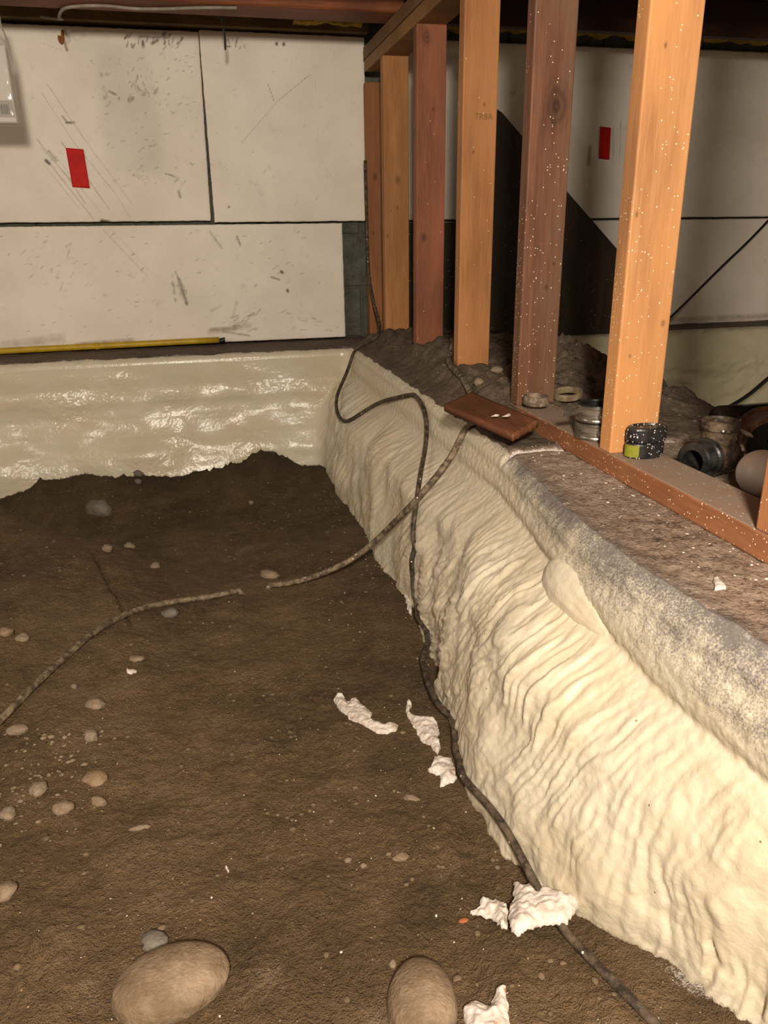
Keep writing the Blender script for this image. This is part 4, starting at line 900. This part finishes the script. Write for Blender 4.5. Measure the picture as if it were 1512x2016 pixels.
small = [(-.2568, 1.3405, .037, .026, .011, 'oval pale stone at left, highest of the pebble row under the cord', RP), (-.254, 1.2441, .024, .026, .012, 'squarish pale stone below the oval one at left', RP), (-.2341, 1.1296, .042, .036, .010, 'round orange-tan stone in the left dirt', RO),
 (-.3241, 1.1222, .030, .028, .012, 'round pale pebble left of the orange-tan stone', RP), (-.3856, 1.2911, .036, .022, .009, 'long tan pebble at the far left below the cord', RP), (-.2774, 1.0683, .036, .024, .011, 'angular pinkish stone in a line of crumbs at left', RT),
 (-.2252, 1.0761, .028, .018, .009, 'tan pebble right of the angular pinkish stone', RT), (-.1274, 1.7175, .046, .032, .012, 'grey stone just under the middle of the dusty cord', RG), (-.2952, 2.0541, .030, .024, .013, 'small pale stone on the slope near the dark crevice', RT),
 (-.3801, 2.5972, .090, .052, .030, 'block-shaped grey stone in the dark dip at the back left', RG), (-.1919, 1.5001, .038, .028, .009, 'reddish clod stone above the tiny white scrap', RT), (-.1715, 1.9851, .026, .018, .009, 'small rounded stone above the cord bend', RT),
 (-.2544, 2.7222, .028, .018, .011, 'little light stone at the foot of the back bank', RG), (-.1245, .7822, .034, .030, .009, 'striped grey pebble above the large flat rock', RG), (.1414, .8565, .012, .009, .004, 'left chip of the two pale chips mid floor', RP), (.1609, .8375, .011, .009, .004, 'right chip of the two pale chips mid floor', RP),
 (.2642, .9528, .024, .012, .005, 'flat pale sliver stone below the ragged scrap', RP), (.1236, 2.4691, .018, .014, .008, 'tiny pale pebble far back on the floor', RP), (-.3312, .9146, .030, .034, .012, 'tan stone at the very left edge low in the photo', RT), (-.4679, 1.6242, .034, .030, .011, 'rust orange stone at the left edge above the cord', RO),
 (-.431, 1.6034, .030, .024, .010, 'greenish tan stone beside the rust orange one', RP), (-.1574, .9968, .034, .010, .005, 'thin flat sliver of stone right of the crumb line', RP), (.1259, 1.8752, .052, .034, .012, 'muddy clod where the cord dips under the dirt', RT), (.1603, .6654, .010, .012, .005, 'pale pebble just above the smooth brown rock', RP),
 (-.246, 2.1383, .030, .024, .012, 'dull stone beside the top of the crevice', RT), (-.2551, 2.7614, .040, .022, .014, 'grey stone against the dark back bank', RG), (-.3042, 1.413, .014, .012, .006, 'tiny pebble above the oval pale stone', RP), (.2166, .8368, .026, .014, .006, 'clod of pale crumbs mid floor right', RT), (-.3625, 1.0797, .026, .024, .010, 'pale rough pebble leftmost in the crumb line', RP)]
for k, (x_, y_, w_, h_, g_, lb_, m_) in enumerate(small): rock(x_, y_, w_, h_, g_, lb_, m_, .3*math.sin(k*1.9), 10+k, 2 if w_ < .02 else 3, .34, .30, square=(k in (1, 9)))
for k, (x_, y_, w_, h_, lb_) in enumerate([(.6574, 1.748, .026, .022, 'pale oval pebble on the ledge dirt right of the braided cord'), (.7479, 1.8607, .034, .022, 'small stone on the ledge between two stud feet'), (.8122, 1.7225, .034, .030, 'pale stone in the heap behind the red-brown stud')]):
    rock(x_, y_, w_, h_, .011, lb_, RP, .2, 60+k, 3, .25, .1, ground=lambda X, Y: ledge_h(X, Y))

# ------------------------------------------------------------------ loose gravel and foam specks (nobody could count them)
def scatter(name, n, mat, area, rs_, seed, ground, dens=None, flat=.45):
    rg = np.random.RandomState(seed); bm0 = bmesh.new(); bmesh.ops.create_icosphere(bm0, subdivisions=1, radius=1)
    base = np.array([v.co[:] for v in bm0.verts]); faces = np.array([[v.index for v in f.verts] for f in bm0.faces]); bm0.free()
    X = rg.uniform(area[0], area[1], n*4); Y = rg.uniform(area[2], area[3], n*4)
    if dens is not None: k = rg.rand(n*4) < dens(X, Y); X, Y = X[k], Y[k]
    X, Y = X[:n], Y[:n]; Z = ground(X, Y); n = len(X); r = rs_[0]+(rs_[1]-rs_[0])*rg.rand(n)**3
    d = base[None]*(1+.35*(rg.rand(n, len(base), 1)-.5))*r[:, None, None]*np.array([1, 1, flat])*(1+.5*(rg.rand(n, 1, 3)-.5))
    V = d+np.stack([X, Y, Z+r*.05], -1)[:, None]
    F = faces[None]+(np.arange(n)*len(base))[:, None, None]
    me = bpy.data.meshes.new(name); me.from_pydata(V.reshape(-1, 3).tolist(), [], F.reshape(-1, 3).tolist()); me.polygons.foreach_set('use_smooth', [True]*len(me.polygons))
    o = link(name, me, mat); o['kind'] = 'stuff'; return o
GRIT = plain('dirt_crumbs', (116, 97, 73), .9, 0, .45, 30); GRIT2 = plain('pale_crumbs', (142, 122, 99), .9, 0, .4, 30)
pl = lambda X, Y: np.clip(.10+1.3*np.clip(fbm(X*4, Y*4, 701, 3), 0, 1), 0, 1)
tag(scatter('gravel', 1500, GRIT, (-.8, .40, .45, 2.75), (.0012, .0062), 21, floor_h, pl), 'fine gravel and crumbs strewn over the dirt floor', 'gravel')
left = lambda X, Y: np.exp(-((X+.33)/.10)**2-((Y-1.15)/.10)**2)+.7*np.exp(-((X+.29)/.08)**2-((Y-1.25)/.03)**2)
tag(scatter('gravel', 420, GRIT2, (-.6, -.1, .9, 1.5), (.0014, .006), 23, floor_h, left), 'paler crumbs gathered among the pebbles at left', 'gravel')
fo = lambda X, Y: .12+.9*np.exp(-(.42-X)/.12)
tag(scatter('foam_specks', 420, SCRAP, (-.7, .42, .45, 2.6), (.0008, .0024), 25, floor_h, fo), 'tiny white foam specks sprinkled over the dirt', 'foam specks')
tag(scatter('foam_specks', 160, SCRAP, (.58, .67, .35, 1.35), (.0008, .0028), 27, ledge_h), 'tiny white foam specks on the concrete ledge', 'foam specks')
tag(scatter('gravel', 500, GRIT, (.62, 1.1, 1.40, 2.85), (.0015, .007), 29, ledge_h), 'dirt crumbs on the far part of the ledge', 'gravel')
